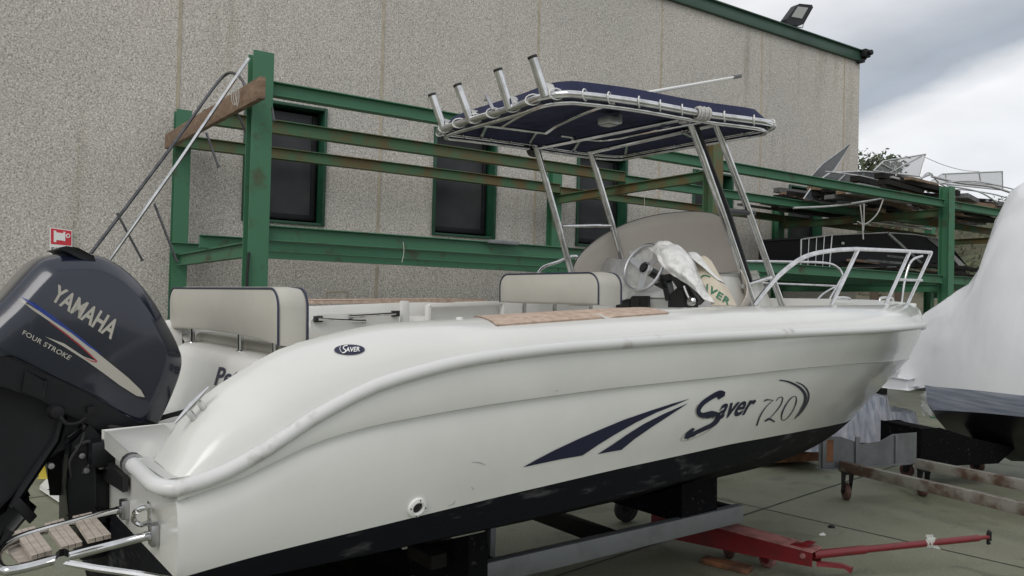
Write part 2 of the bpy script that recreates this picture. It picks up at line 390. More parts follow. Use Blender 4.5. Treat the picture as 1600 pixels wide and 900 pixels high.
# hills far behind
b = B(); rows = []
for i in range(28):
    r_ = 70 + i * 12; row = []
    for j in range(70):
        a = R(-20 + j * 1.6); 
        h = 24 * (1 - math.exp(-(max(0, r_ - 90)) / 110)) * (.75 + .5 * noise.noise(Vector((math.sin(a) * 2.2, math.cos(a) * 2.2, .3)))) + 2.5 * noise.noise(Vector((r_ * math.sin(a) * .03, r_ * math.cos(a) * .03, 0)))
        h = max(h * 2.25, -0.3) if r_ > 75 else -.3
        row.append(Vector((r_ * math.sin(a), r_ * math.cos(a), h)))
    rows.append(row)
b.grid(rows); hl = obj('hill', b, 'hill_grass', base=Vector((0, 0, 0))); tag(hl, None, None, kind='structure')
hill_bvh = BVHTree.FromPolygons([v_ for v_ in b.v], b.f)
def leaf_cloud(b_, c, rx, rz, n, size):
    for _ in range(n):
        d = Vector((random.gauss(0, 1), random.gauss(0, 1), random.gauss(0, 1))).normalized()
        r_ = random.random() ** .4; k = 1 + .35 * noise.noise(d * 2.3 + Vector(c) * .3)
        p_ = Vector(c) + Vector((d.x * rx * r_ * k, d.y * rx * r_ * k, d.z * rz * r_ * k))
        a = Vector((random.gauss(0, 1), random.gauss(0, 1), random.gauss(0, 1))).normalized(); e = a.orthogonal().normalized()
        s1 = size * random.uniform(.6, 1.3)
        b_.add([p_ - a * s1, p_ + e * s1 * .6, p_ + a * s1, p_ - e * s1 * .6], [(0, 1, 2, 3)])
b = B()
for i in range(190):
    a = R(random.uniform(22, 36)); r_ = random.uniform(100, 240)
    x, y = r_ * math.sin(a), r_ * math.cos(a)
    h = hill_bvh.ray_cast(Vector((x, y, 200)), Vector((0, 0, -1)))[0]
    if h is None: continue
    s_ = random.uniform(1.3, 3.0); leaf_cloud(b, (x, y, h.z + s_ * .5), s_, s_ * .8, 70, .42)
wd = obj('hillside_scrub', b, 'leaves_far', base=Vector((0, 0, 0)), smooth=False, nofin=True); tag(wd, 'green and brown scrub covering the far hillside', 'scrub', kind='stuff')
# the tree behind the building corner
def tree(cx, cy, h, r_, label, n=2600):
    t_ = thing('leafy_tree', (cx, cy, 0), label, 'tree')
    b_ = B(); b_.tube([(cx, cy, -.2), (cx + .1, cy, h * .45), (cx - .2, cy + .1, h * .8)], [.32, .22, .08], 8)
    for k in range(6):
        a = k * 1.05; b_.tube([(cx, cy, h * .4), (cx + math.cos(a) * r_ * .6, cy + math.sin(a) * r_ * .6, h * .75)], [.12, .03], 6)
    obj('trunk', b_, 'bark', t_)
    b_ = B()
    for k in range(9):
        a = random.uniform(0, 6.28); q = random.uniform(.2, .65) * r_
        leaf_cloud(b_, (cx + math.cos(a) * q, cy + math.sin(a) * q, h - r_ * .75 + random.uniform(-.4, .35) * r_), r_ * .5, r_ * .42, n // 9, .16)
    obj('crown', b_, 'leaves', t_, smooth=False, nofin=True)
p = G(1372, 268, 10.4); dist = 50 / p.y if p.y else 1
d_ = ray(1368, 262); q = CAM + d_ * (46 / d_.y)
tree(q.x, q.y, q.z + 1.2, 2.4, 'dark green leafy tree behind the building corner')
d_ = ray(1405, 285); q = CAM + d_ * (60 / d_.y)
tree(q.x, q.y, q.z + .9, 2.6, 'lower leafy tree just right of the building corner behind stored windscreens', 1800)

# ================================================================== BUILDING
DW = 10.1
bld = thing('concrete_warehouse', WF(4, DW, 0), 'large warehouse with exposed aggregate concrete panels and green trim', 'building')
wins = [(2.58, 3.66), (5.28, 6.36), (7.93, 9.02), (10.63, 11.71), (13.40, 14.48)]
WZ0, WZ1 = 2.64, 4.22
ss = sorted([-9, 15.78] + [q for w_ in wins for q in w_]); zs = [0, WZ0, WZ1, 7.2]
b = B()
for i in range(len(ss) - 1):
    for j in range(3):
        if j == 1 and any(abs(ss[i] - a) < .01 for a, _ in wins): continue
        a, c = ss[i], ss[i + 1]; z0, z1 = zs[j], zs[j + 1]
        b.add([WF(a, DW, z0), WF(c, DW, z0), WF(c, DW, z1), WF(a, DW, z1)], [(0, 1, 2, 3)])
for a, c in wins:       # reveals
    for P_, Q_ in (((a, WZ0), (c, WZ0)), ((c, WZ0), (c, WZ1)), ((c, WZ1), (a, WZ1)), ((a, WZ1), (a, WZ0))):
        b.add([WF(P_[0], DW, P_[1]), WF(Q_[0], DW, Q_[1]), WF(Q_[0], DW + .3, Q_[1]), WF(P_[0], DW + .3, P_[1])], [(0, 1, 2, 3)])
e0 = 15.78
b.add([WF(e0, DW, 0), WF(e0, DW + 22, 0), WF(e0, DW + 22, 7.2), WF(e0, DW, 7.2)], [(0, 1, 2, 3)])
b.add([WF(-9, DW, 0), WF(-9, DW + 22, 0), WF(-9, DW + 22, 7.2), WF(-9, DW, 7.2)], [(0, 1, 2, 3)])
b.add([WF(-9, DW + 22, 0), WF(e0, DW + 22, 0), WF(e0, DW + 22, 7.2), WF(-9, DW + 22, 7.2)], [(0, 1, 2, 3)])
obj('wall', b, 'aggregate', bld, smooth=False)
b = B(); b.box(WF(3.39, DW + 11, 7.26), U * 12.45, N * 11.05, ZZ * .05)
obj('roof', b, 'junk_grey', bld, bevel=.01)
b = B(); b.beam(WF(-9.1, DW - .03, 7.27), WF(e0 + .08, DW - .03, 7.27), N * .05, ZZ * .11)
b.beam(WF(-9.1, DW - .05, 7.385), WF(e0 + .10, DW - .05, 7.385), N * .08, ZZ * .012)
obj('roof_trim', b, 'roof_trim', bld, bevel=.006)
for sx_ in (-6.2, -3.55, -.88, 1.79, 4.44, 7.10, 9.78, 12.50, 15.22):
    b = B(); b.box(WF(sx_, DW - .002, 3.6), U * .019, N * .006, ZZ * 3.55); obj('panel_joint', b, 'joint_fill', bld, smooth=False)
for a, c in wins:
    b = B(); fd = .020
    for s_ in (a + fd, c - fd): b.box(WF(s_, DW + .10, (WZ0 + WZ1) / 2), U * fd, N * .14, ZZ * ((WZ1 - WZ0) / 2))
    for z_ in (WZ0 + fd, WZ1 - fd): b.box(WF((a + c) / 2, DW + .105, z_), U * ((c - a) / 2 - 2 * fd), N * .135, ZZ * fd)
    fr_ = obj('window', b, 'window_frame', bld, bevel=.004)
    b = B(); z_ = WZ0 + .12
    b.box(WF((a + c) / 2, DW + .17, z_ + .0), U * ((c - a) / 2 - .075), N * .02, ZZ * .035)
    for s_ in (a + .105, c - .105): b.box(WF(s_, DW + .17, (WZ0 + WZ1) / 2 + .03), U * .03, N * .02, ZZ * ((WZ1 - WZ0) / 2 - .12))
    obj('sash', b, 'dark_metal', fr_, bevel=.003)
    b = B(); b.box(WF((a + c) / 2, DW + .185, (WZ0 + WZ1) / 2), U * ((c - a) / 2 - .08), N * .004, ZZ * ((WZ1 - WZ0) / 2 - .08))
    obj('pane', b, 'window_glass', fr_, smooth=False)
# white chalk outline of a former box on the wall
b = B()
for p_, q_ in (((511, 456), (544, 455)), ((511, 456), (511, 474)), ((543, 455), (542, 474))):
    b.beam(WD(*p_, DW - .004), WD(*q_, DW - .004), N * .002, (ZZ if p_[1] - q_[1] < 3 and abs(p_[0] - q_[0]) > 5 else U) * .011)
obj('mortar_trace', b, 'joint_fill', bld, smooth=False)
# a vent pipe / camera arm on the corner
cm = thing('security_camera', WF(15.78, DW, 6.6), 'small dark camera on a bent arm at the upper building corner', 'camera')
c0 = WD(1342, 96, DW - .05)
b = B(); b.tube(smooth_path([WD(1340, 99, DW - .03), WD(1346, 95, DW - .1), WD(1352, 91, DW - .1), WD(1353, 84, DW - .1)], 5), .035, 8); obj('arm', b, 'dark_metal', cm)
b = B(); c1 = WD(1351, 84, DW - .12); b.box(c1, U * .10, N * .09, ZZ * .085); b.tube([c1 + U * .02 - N * .1, c1 + U * .02 - N * .17], .06, 14); obj('camera_body', b, 'dark_metal', cm, bevel=.02)
# floodlight on the roof edge
fl = thing('floodlight', WD(1240, 40, DW), 'dark rectangular floodlight standing on the green roof edge', 'floodlight')
D_ = DW + .1
def fpx(x, y, d=0.0): return WD(x, y, D_ + d)
b = B(); b.prism([fpx(1229, 38), fpx(1229, 30), fpx(1245, 8), fpx(1249, 6), fpx(1269, 8), fpx(1270, 12), fpx(1256, 37), fpx(1250, 40)], N * .14)
hs = obj('housing', b, 'dark_metal', fl, bevel=.02)
b = B(); b.prism([fpx(1237, 26, -.012), fpx(1247, 10, -.012), fpx(1263, 12, -.012), fpx(1253, 29, -.012)], N * .02); obj('lamp_glass', b, 'lamp_glass', fl)
b = B(); b.tube([fpx(1228, 30, .07), fpx(1229, 41, .07), fpx(1254, 43, .07), fpx(1256, 34, .07)], .012, 8); b.tube([fpx(1241, 42, .07), fpx(1241, 48, .07)], .02, 8); obj('bracket', b, 'light_metal', fl)
# hydrant sign
sg = thing('hydrant_sign', WD(96, 380, DW), 'red and white fire hydrant sign on the wall above the engine cowling', 'sign')
D_ = DW - .012
def quad(x0, y0, x1, y1, d=0.): return [fpx(x0, y1, d), fpx(x1, y1 + (x1 - x0) * .09, d), fpx(x1, y0 + (x1 - x0) * .14, d), fpx(x0, y0, d)]
b = B(); b.prism(quad(77.5, 355, 113, 398), N * .004); obj('plate', b, 'sign_white', sg)
b = B(); b.prism(quad(79.5, 356.5, 111.5, 381, -.003), N * .002); obj('red_panel', b, 'sign_red', sg)
b = B()
for q_ in (quad(84, 360, 88, 378, -.006), quad(88, 363, 99, 375, -.006), quad(99, 362, 102, 376.5, -.006)): b.prism(q_, N * .002)
ring = [fpx(106.5 + 2.6 * math.cos(a * .524), 368.5 + 2.8 * math.sin(a * .524), -.006) for a in range(12)]
b.tube(ring, .006, 6, closed=True); b.prism(quad(101, 367.2, 105, 368.8, -.006), N * .002)
obj('hose_reel_symbol', b, 'sign_white', sg)

def text_2d(s, shear=0., offset=0., space=1.):
    cu = bpy.data.curves.new('t', 'FONT'); cu.body = s; cu.shear = shear; cu.offset = offset; cu.space_character = space; cu.resolution_u = 3
    o = bpy.data.objects.new('t', cu); COL.objects.link(o)
    dg = bpy.context.evaluated_depsgraph_get(); me = bpy.data.meshes.new_from_object(o.evaluated_get(dg))
    vs = [(v_.co.x, v_.co.y) for v_ in me.vertices]; fs = [tuple(p_.vertices) for p_ in me.polygons]
    bpy.data.objects.remove(o); bpy.data.curves.remove(cu); bpy.data.meshes.remove(me)
    xs = [v_[0] for v_ in vs]; ys = [v_[1] for v_ in vs]; x0, x1, y0, y1 = min(xs), max(xs), min(ys), max(ys)
    return [((x - x0) / (x1 - x0), (y - y0) / (y1 - y0)) for x, y in vs], fs
def quadmap(q, u, v_):     # q: bl, br, tr, tl pixel corners
    a = (q[0][0] * (1 - u) + q[1][0] * u, q[0][1] * (1 - u) + q[1][1] * u); c = (q[3][0] * (1 - u) + q[2][0] * u, q[3][1] * (1 - u) + q[2][1] * u)
    return (a[0] * (1 - v_) + c[0] * v_, a[1] * (1 - v_) + c[1] * v_)
vs, fs = text_2d('IDRANTE', offset=.02)
b = B(); b.add([fpx(*quadmap([(80, 392.5), (110.5, 395), (110.5, 389), (80, 386)], u, v_), -.003) for u, v_ in vs], fs); obj('lettering', b, 'sign_black', sg, smooth=False, nofin=True)

# ================================================================== GREEN RACK
rack = thing('storage_rack', WF(7.3, 8.2, 0), 'tall green painted steel boat rack with rust stains along the warehouse wall', 'rack')
def hprof(c, axis_len, up_, a, bvec, tw=.012, mi=0, bb=None):
    pass
def hbeam(b_, p, q, av, bv, tf=.012):       # flanges normal to bv (half), web across; av half width, bv half depth
    p = Vector(p); q = Vector(q); bn = bv.normalized(); an = av.normalized()
    for s_ in (-1, 1): b_.beam(p + bv * s_ - bn * tf * s_ * .5, q + bv * s_ - bn * tf * s_ * .5, av, bn * tf / 2)
    b_.beam(p, q, an * .005, bv - bn * tf)
SP = [1.81, 7.30, 12.76, 18.3]
for i, s_ in enumerate(SP):
    b = B(); hbeam(b, WF(s_, 6.6, 0), WF(s_, 6.6, 3.72), U * .085, N * .085); obj('post', b, 'green_rusty' if i == 1 else 'green_paint', rack, bevel=.002, seg=1)
    b = B(); hbeam(b, WF(s_, 9.85, 0), WF(s_, 9.85, 3.86), U * .085, N * .085); obj('post', b, 'green_paint', rack, bevel=.002, seg=1)
    b = B(); hbeam(b, WF(s_, 6.71, 2.09), WF(s_, 9.74, 2.09), U * .04, ZZ * .065); obj('cross_beam', b, 'green_paint', rack, bevel=.002, seg=1)
    if i: b = B(); hbeam(b, WF(s_, 6.71, 3.31), WF(s_, 9.74, 3.31), U * .04, ZZ * .065); obj('cross_beam', b, 'green_rusty', rack, bevel=.002, seg=1)
    for D__ in (6.6, 9.85): b = B(); b.box(WF(s_, D__, .008), U * .15, N * .15, ZZ * .008); obj('foot_plate', b, 'green_paint', rack, bevel=.002, seg=1)
for i in range(3):
    a, c = SP[i] + .0, SP[i + 1] - .0
    for j, (D__, z0, z1, mt_) in enumerate(((6.6, 3.38, 3.50, 'green_paint'), (8.2, 3.38, 3.50, 'green_rusty'), (9.7, 3.38, 3.50, 'green_rusty'), (6.6, 2.16, 2.29, 'green_paint'), (8.2, 2.16, 2.29, 'green_paint'), (9.7, 2.16, 2.29, 'green_paint'))):
        if j in (0, 3): aa, cc = a + .09, c - .09
        else: aa, cc = a - (.12 if i == 0 else 0), c
        if j in (1, 2) and i == 0: z0, z1 = z0 + .02, z1 + .04
        if j in (1, 2) and i == 1: z0, z1 = z0 - .005, z1 + .0
        if i == 1 and j == 1: mt_ = 'green_paint'
        b = B(); hbeam(b, WF(aa + .005, D__, (z0 + z1) / 2), WF(cc - .005, D__, (z0 + z1) / 2), N * .05, ZZ * (z1 - z0) / 2, .01)
        obj('beam', b, mt_, rack, bevel=.002, seg=1)
# timber plank bridging the first posts
b = B(); p0, p1 = WD(410, 137, 5.98), WD(261, 222, 9.75)
dv = (p1 - p0).normalized(); hv = ZZ * .085
b.beam(p0 + ZZ * .0, p1, U * .025 - N * .0, hv); pl = obj('timber_plank', b, 'timber', bevel=.006); tag(pl, 'weathered brown timber plank lashed across the first two rack posts', 'plank')
# stainless rail hanging from plank
hr = thing('stored_handrail', WD(170, 408, 6.35) * 1, 'long bent stainless handrail leaning on the timber plank', 'handrail')
b = B()
A_ = [WD(389, 91, 6.36), WD(280, 252, 6.5), WD(170, 408, 6.65), WD(120, 478, 6.7)]
b.tube(A_, .014, 8)
T2 = smooth_path([WD(100, 450, 6.9), WD(145, 392, 7.0), WD(215, 300, 7.2), WD(275, 220, 7.35), WD(330, 142, 7.5), WD(352, 117, 7.5), WD(367, 115, 7.3), WD(380, 128, 7.0), WD(386, 150, 6.8)], 5)
obj('rail', b, 'steel', hr); b = B(); b.tube(T2, .014, 8); obj('rail', b, 'steel_dark', hr)
for seg_ in (((322, 207), (341, 260), 6.46), ((241, 318), (276, 408), 6.6), ((183, 333), (222, 406), 7.1), ((365, 165), (388, 214), 6.8), ((425, 168), (428, 188), 6.3)):
    p_, q_, dd_ = seg_
    b = B(); b.tube([WD(*p_, dd_), WD(*q_, dd_)], .010, 8); b.tube([WD(*q_, dd_), WD(q_[0] + 1, q_[1] + 1.5, dd_)], .017, 8); obj('stanchion', b, 'steel_dark', hr)
# ropes lashing
b = B()
for cx_, cy_ in ((366, 150),):
    for k in range(2):
        pts = [WD(cx_ + 4.5 * math.cos(a * .785) + k * 3, cy_ + 14 * math.sin(a * .785), 6.0 if cx_ > 330 else 7.6) for a in range(8)]
        b.tube(smooth_path(pts, 3, True), .0026, 6, closed=True)
b.tube([WD(366, 136, 5.98), WD(368, 150, 5.98), WD(371, 166, 5.98)], .003, 6)
tag(obj('lashing_cord', b, 'rope'), 'thin grey cord tying the bent handrail to the timber plank', 'cord')
# cable along first post
b = B(); b.tube(smooth_path([WF(1.73, 6.50, 2.05), WF(1.72, 6.49, 1.8), WF(1.74, 6.49, 1.4), WF(1.73, 6.49, .1)], 4), .012, 8)
tag(obj('cable', b, 'dirty_rubber'), 'black cable running down the first green rack post', 'cable')
# thin ties hanging from the beams
for i, (x, y0, y1, D__, lb) in enumerate(((630, 378, 410, 6.5, 'short thin cord hanging from the lower rack beam left of the windows'), (1006, 300, 338, 9.6, 'frayed cord hanging from the rear rack beam above the windscreen'))):
    b = B(); b.tube(smooth_path([WD(x, y0, D__), WD(x + 1, (y0 + y1) / 2, D__), WD(x - 2, y1, D__)], 3), .0035, 6)
    tag(obj('twine', b, 'rope'), lb, 'cord')
# little bracket lying on lower beam
b = B(); b.box(WD(785, 379, 6.55) , U * .17, N * .05, ZZ * .018); tag(obj('metal_offcut', b, 'galvanised', bevel=.004), 'flat grey metal offcut lying on the lower rack beam', 'offcut')
# ---- goods on the rack
def pane_frame(name, poly, D__, label, cat, r_=.014, glass='stored_glass', bars=(), extra_D=None, tube_mat='light_metal'):
    Dv = extra_D if extra_D else [D__] * len(poly)
    pts = [WD(x, y, d) for (x, y), d in zip(poly, Dv)]
    lo = min(pts, key=lambda q_: q_.z)
    t_ = thing(name, lo, label, cat)
    b_ = B(); b_.tube(pts, r_, 8, closed=True)
    for (p_, q_) in bars: b_.tube([WD(*p_, D__ - .01), WD(*q_, D__ - .01)], r_ * .9, 8)
    obj('frame', b_, tube_mat, t_)
    if glass:
        b_ = B(); b_.prism(pts, N * .006); obj('pane', b_, glass, t_, smooth=False)
    return t_
pane_frame('stored_windscreen', [(1265, 278), (1285, 256), (1310, 238), (1328, 224), (1318, 244), (1303, 266), (1287, 281)], 8.9, 'pointed grey windscreen pane standing tilted against the warehouse corner', 'windscreen', .012)
pane_frame('stored_windscreen', [(1256, 310), (1272, 287), (1297, 270), (1345, 268), (1395, 271), (1440, 280), (1425, 290), (1400, 300), (1365, 312), (1318, 319), (1280, 316)], 8.1, 'wide curved windscreen with white frame bars lying on top of the rack', 'windscreen', .016, bars=(((1321, 272), (1280, 312)), ((1400, 273), (1394, 300))))
pane_frame('stored_windscreen', [(1364, 267), (1380, 252), (1446, 241), (1437, 276)], 7.8, 'upright trapezoid windscreen frame rising above the rack load', 'windscreen', .014, glass='pale_glass', bars=(((1390, 270), (1440, 244)), ((1378, 256), (1400, 268))))
pane_frame('stored_windscreen', [(1452, 285), (1472, 272), (1566, 268), (1567, 297)], 7.8, 'long low windscreen frame at the right end of the rack top', 'windscreen', .014, glass='pale_glass', bars=(((1530, 270), (1532, 283)), ((1478, 272), (1478, 286)), ((1500, 284), (1566, 290))))
hoops = [([(1330, 318), (1400, 306), (1450, 290), (1520, 283), (1585, 296)], 7.0, 'pale curved tube lying lowest over the rack load'),
    ([(1450, 300), (1500, 296), (1550, 303), (1582, 312)], 6.9, 'short bent pale tube at the right of the rack load'),
    ([(1290, 268), (1350, 276), (1420, 292), (1466, 285)], 7.9, 'thin pale tube crossing the curved windscreen'),
    ([(1440, 279), (1452, 270), (1470, 288), (1500, 300)], 7.4, 'pale kinked tube behind the third rack post'),
    ([(1480, 290), (1530, 300), (1560, 318)], 6.8, 'pale tube slanting down beside the third rack post')]
for pts_, d_h, lb in hoops:
    b = B(); b.tube(smooth_path([WD(x, y, d_h) for x, y in pts_], 6), .013, 7)
    tag(obj('awning_tube', b, 'light_metal'), lb, 'tube', 'pale awning tubes in the rack load')
# underside boat cover panel lying there: pale curved canopy bow
b = B(); b.tube(smooth_path([WD(1240, 325, 7.6), WD(1300, 322, 7.5), WD(1360, 314, 7.4), WD(1400, 300, 7.4), WD(1440, 278, 7.4), WD(1456, 272, 7.4)], 6), .018, 8)
b.tube(smooth_path([WD(1456, 276, 7.2), WD(1500, 286, 7.2), WD(1550, 292, 7.2), WD(1590, 305, 7.2)], 6), .022, 8)
tag(obj('awning_hoop', b, 'light_metal'), 'long pale awning hoops lying along the top of the rack load', 'hoop')
def heap(name, region, D0, D1, z0, n, label, mats, thick=(.015, .05), lenr=(.8, 2.6)):
    b_ = B()
    for _ in range(n):
        s_ = random.uniform(*region); d = random.uniform(D0, D1); z_ = z0 + abs(random.gauss(0, 1)) * .12
        ln = random.uniform(*lenr) / 2; a = random.gauss(0, .12)
        if s_ - ln < region[0]: s_ = region[0] + ln
        if s_ + ln > region[1]: s_ = region[1] - ln
        ax = (U * math.cos(a) + N * math.sin(a)); ax.z = random.gauss(0, .025); ax.normalize(); sd_ = Vector((-ax.y, ax.x, 0))
        b_.box(WF(s_, d, z_ + .03), ax * ln, sd_ * random.uniform(.02, .10), ZZ * random.uniform(*thick) / 1, random.randrange(len(mats)))
    return tag(obj(name, b_, mats, smooth=False), label, 'lumber heap', kind='stuff')
heap('stored_lumber', (11.3, 17.8), 6.8, 9.6, 3.53, 150, 'heap of dark boards, slats and grey profiles loaded on the upper rack shelf', ['junk_dark', 'junk_dark', 'junk_grey', 'light_metal', 'timber'])
heap('stored_boards', (10.2, 17.8), 6.8, 9.5, 2.32, 60, 'dark boards and battens lying on the lower rack shelf', ['junk_dark', 'junk_dark', 'timber', 'junk_grey'], thick=(.012, .03))
# black hardtop shell on the lower shelf
D_ = 7.7
sh = thing('stored_hardtop', WD(1350, 415, D_), 'black boat side shell with white edging on the lower rack shelf', 'boat shell')
b = B(); b.prism([fpx(1252, 373), fpx(1300, 367), fpx(1386, 363), fpx(1430, 366), fpx(1468, 373), fpx(1490, 392), fpx(1509, 415), fpx(1400, 418), fpx(1252, 419)], N * .8); obj('shell', b, 'dark_panel', sh, bevel=.03)
b = B()
for pts, rr in (([(1252, 374), (1300, 367), (1386, 363.5), (1430, 366.5), (1466, 373)], .012), ([(1387, 364), (1444, 416)], .03), ([(1300, 367), (1296, 418)], .012), ([(1252, 374), (1251, 419)], .012), ([(1251, 419), (1300, 419), (1400, 417)], .010), ([(1264, 373), (1262, 419)], .008), ([(1276, 371), (1274, 419)], .008), ([(1288, 369), (1285, 419)], .008)):
    b.tube([fpx(x, y, -.015) for x, y in pts], rr, 6)
for k in range(4): b.tube([fpx(1450 + k * 5, 372 + k * .6, -.015), fpx(1467, 382 + 0 * k + k * -2.5 + 4, -.015)], .010, 6)
b.prism([fpx(1489, 396, -.02), fpx(1509, 415, -.02), fpx(1499, 416, -.02), fpx(1488, 402, -.02)], N * .02)
b.box(fpx(1317, 380, -.02), U * .035, N * .005, ZZ * .02)
obj('edging', b, 'light_metal', sh)
# ropes hanging from the load
b = B()
for pts in ([(1344, 320), (1347, 345), (1349, 374)], [(1350, 318), (1350, 345), (1349, 360)], [(1380, 312), (1370, 335), (1352, 350), (1340, 346)]):
    b.tube(smooth_path([WD(x, y, 6.9) for x, y in pts], 5), .009, 6)
tag(obj('hanging_rope', b, 'rope'), 'pale knotted ropes dangling from the upper rack load', 'rope')
b = B(); b.tube(smooth_path([WD(1446, 246, 7.8), WD(1475, 258, 7.8), WD(1505, 266, 7.8), WD(1530, 268, 7.8)], 5), .006, 6)
tag(obj('guy_wire', b, 'rope'), 'thin slack wire between the two windscreen frames on the rack', 'wire')
for i, (x, y, w_, h_, lb) in enumerate(((1352, 462, .35, .2, 'dark crate on the ground behind the rack, left one'), (1440, 452, .25, .35, 'grey box standing upright behind the last rack post'))):
    c_ = WD(x, y, 9.3); b = B(); c_.z = h_
    b.box(c_, U * w_, N * .3, ZZ * h_); b.box(c_ + ZZ * (h_ + .02), U * (w_ + .02), N * .32, ZZ * .02)
    tag(obj('storage_crate', b, 'junk_grey' if i else 'junk_dark', bevel=.01), lb, 'crate')
# ================================================================== WHITE MOTOR BOAT
boat = thing('motor_boat', L(3.2, 0, 0) * 1 - ZZ * .55, 'white open motor boat with outboard engine, navy canopy and cream backrests on a trolley', 'boat')
# ---- curves of the starboard half: (s, half breadth, z)
RUBB = [(0, 1.12), (1, 1.2), (2.5, 1.245), (3.5, 1.22), (4, 1.165), (4.5, 1.04), (5, .86), (5.5, .66), (6, .44), (6.5, .21), (6.9, .035), (7.0, 0.0)]
RUBZ = [(0, .255), (.09, .272), (.22, .325), (.41, .43), (.63, .515), (.99, .575), (1.43, .598), (2.2, .607), (3.24, .60), (4.2, .59), (5, .57), (6, .53), (7, .47)]
KNB = [(0, 1.12), (1, 1.18), (2.5, 1.205), (3.3, 1.15), (4, 1.02), (4.6, .86), (5.2, .64), (5.8, .41), (6.3, .20), (6.72, 0)]
KNZ = [(0, .22), (.18, .262), (.28, .30), (.42, .345), (.63, .378), (1.14, .408), (1.8, .42), (2.7, .42), (3.4, .405), (4.3, .36), (5.4, .29), (6.72, .20)]
AFB = [(0, 1.12), (1.3, 1.13), (2.5, 1.09), (3.2, .97), (3.8, .80), (4.4, .58), (5.0, .33), (5.7, 0)]
AFZ = [(0, 0), (.23, .018), (.66, .035), (1.28, .056), (1.87, .066), (2.5, .066), (3.0, .04), (3.6, -.01), (4.3, -.09), (5.0, -.18), (5.7, -.27)]
CHB = [(0, 1.08), (1.3, 1.09), (2.5, 1.03), (3.2, .89), (3.8, .70), (4.4, .46), (5.0, .2), (5.45, 0)]
CHZ = [(0, -.06), (1.2, -.07), (2.5, -.07), (3.2, -.10), (3.8, -.15), (4.4, -.22), (5.0, -.30), (5.45, -.36)]
KEZ = [(0, -.46), (3.0, -.50), (4.2, -.50), (4.8, -.475), (5.2, -.42), (5.45, -.36)]
TOPB = [(0, .88), (.3, .905), (1, .95), (2.5, .99), (3.5, .97), (4.2, .89), (4.8, .74), (5.4, .53), (6, .30), (6.5, .12), (6.86, 0)]
TOPZ = [(0, .29), (.05, .375), (.1, .445), (.22, .53), (.38, .615), (.51, .65), (.75, .69), (1.13, .705), (2.16, .73), (3.0, .73), (4.5, .72), (6, .70), (6.86, .66)]
M = 72
def cur(Bt, Zt, send, sg=-1):
    out_ = []
    for i in range(M + 1):
        u = i / M; u = u ** 1.25 if True else u
        s_ = send * u; out_.append((s_, sinterp(s_, Bt) if Bt else 0.0, sinterp(s_, Zt)))
    return out_
cK = cur(None, KEZ, 5.45); cC = cur(CHB, CHZ, 5.45); cA = cur(AFB, AFZ, 5.7); cN = cur(KNB, KNZ, 6.72); cR = cur(RUBB, RUBZ, 7.0); cT = cur(TOPB, TOPZ, 6.86)
def mixp(a, c, k, bulge=0.):
    return (a[0] + (c[0] - a[0]) * k, a[1] + (c[1] - a[1]) * k + bulge, a[2] + (c[2] - a[2]) * k)
def station(i):
    pts = []
    for k in (0, .25, .5, .75): pts.append(mixp(cK[i], cC[i], k))
    pts.append(cC[i]); pts.append(mixp(cC[i], cA[i], .5, .004))
    low = len(pts); fade = 1 - (i / M) ** 3
    for k in (0, .2, .4, .6, .8): pts.append(mixp(cA[i], cN[i], k, .035 * 4 * k * (1 - k) * fade * .5))
    n_ = cN[i]; pts.append((n_[0], n_[1] - .004 * fade, n_[2] - .004)); pts.append((n_[0], n_[1] + .014 * fade, n_[2] + .002)); pts.append((n_[0], n_[1] + .016 * fade, n_[2] + .008))
    for k in (.33, .66): pts.append(mixp((n_[0], n_[1] + .016 * fade, n_[2] + .008), cR[i], k, .006))
    r_, t_ = cR[i], cT[i]
    for k in range(0, 9):
        th = k / 8 * math.pi / 2; c_, s_ = math.cos(th), math.sin(th)
        pts.append((t_[0] + (r_[0] - t_[0]) * c_, t_[1] + (r_[1] - t_[1]) * c_, r_[2] + (t_[2] - r_[2]) * s_))
    return pts, low
hb = B()
for sg in (-1, 1):
    rows = []
    for i in range(M + 1):
        pts, low = station(i); rows.append([L(s_, sg * w_, z_) for s_, w_, z_ in pts])
    hb.grid([r_[:low + 1] for r_ in rows], 1); hb.grid([r_[low:] for r_ in rows], 0)
# transom
pts, low = station(0)
ring = [L(s_, -w_, z_) for s_, w_, z_ in pts]; ring2 = [L(s_, w_, z_) for s_, w_, z_ in pts]
rubi = len(pts) - 9
for a, c, mi in ((0, low, 1), (low, rubi, 0)):
    k = c - a + 1; hb.grid([ring[a:c + 1], ring2[a:c + 1]], mi)
hull_bvh = BVHTree.FromPolygons(hb.v, hb.f)
hull = obj('hull', hb, ['gelcoat', 'antifoul'], boat, ang=28)
# rub rail
def rubpt(i, sg): s_, w_, z_ = cR[i]; return L(s_, sg * (w_ + .008), z_)
path = [rubpt(i, -1) for i in range(M, -1, -1)]
b = B()
tail = [L(-.030, -1.10, .258), L(-.045, -1.04, .262), L(-.045, -.90, .268), L(-.045, -.80, .272)]
b.tube(path[:-1] + smooth_path([path[-1]] + tail, 4), .0235, 12)
obj('rub_rail', b, 'rub_rubber', boat, ang=60)
b = B(); b.tube([L(-.045, -.815, .272), L(-.045, -.785, .273)], .033, 14); b.tube([L(-.045, -.80, .272), L(-.045, -.76, .274)], .012, 8); obj('rail_end_cap', b, 'steel_dull', boat)
b = B(); b.tube([rubpt(i, 1) for i in range(M, -1, -1)] + [L(-.045, 1.04, .262), L(-.045, .8, .272)], .030, 12); obj('rub_rail', b, 'rub_rubber', boat, ang=60)
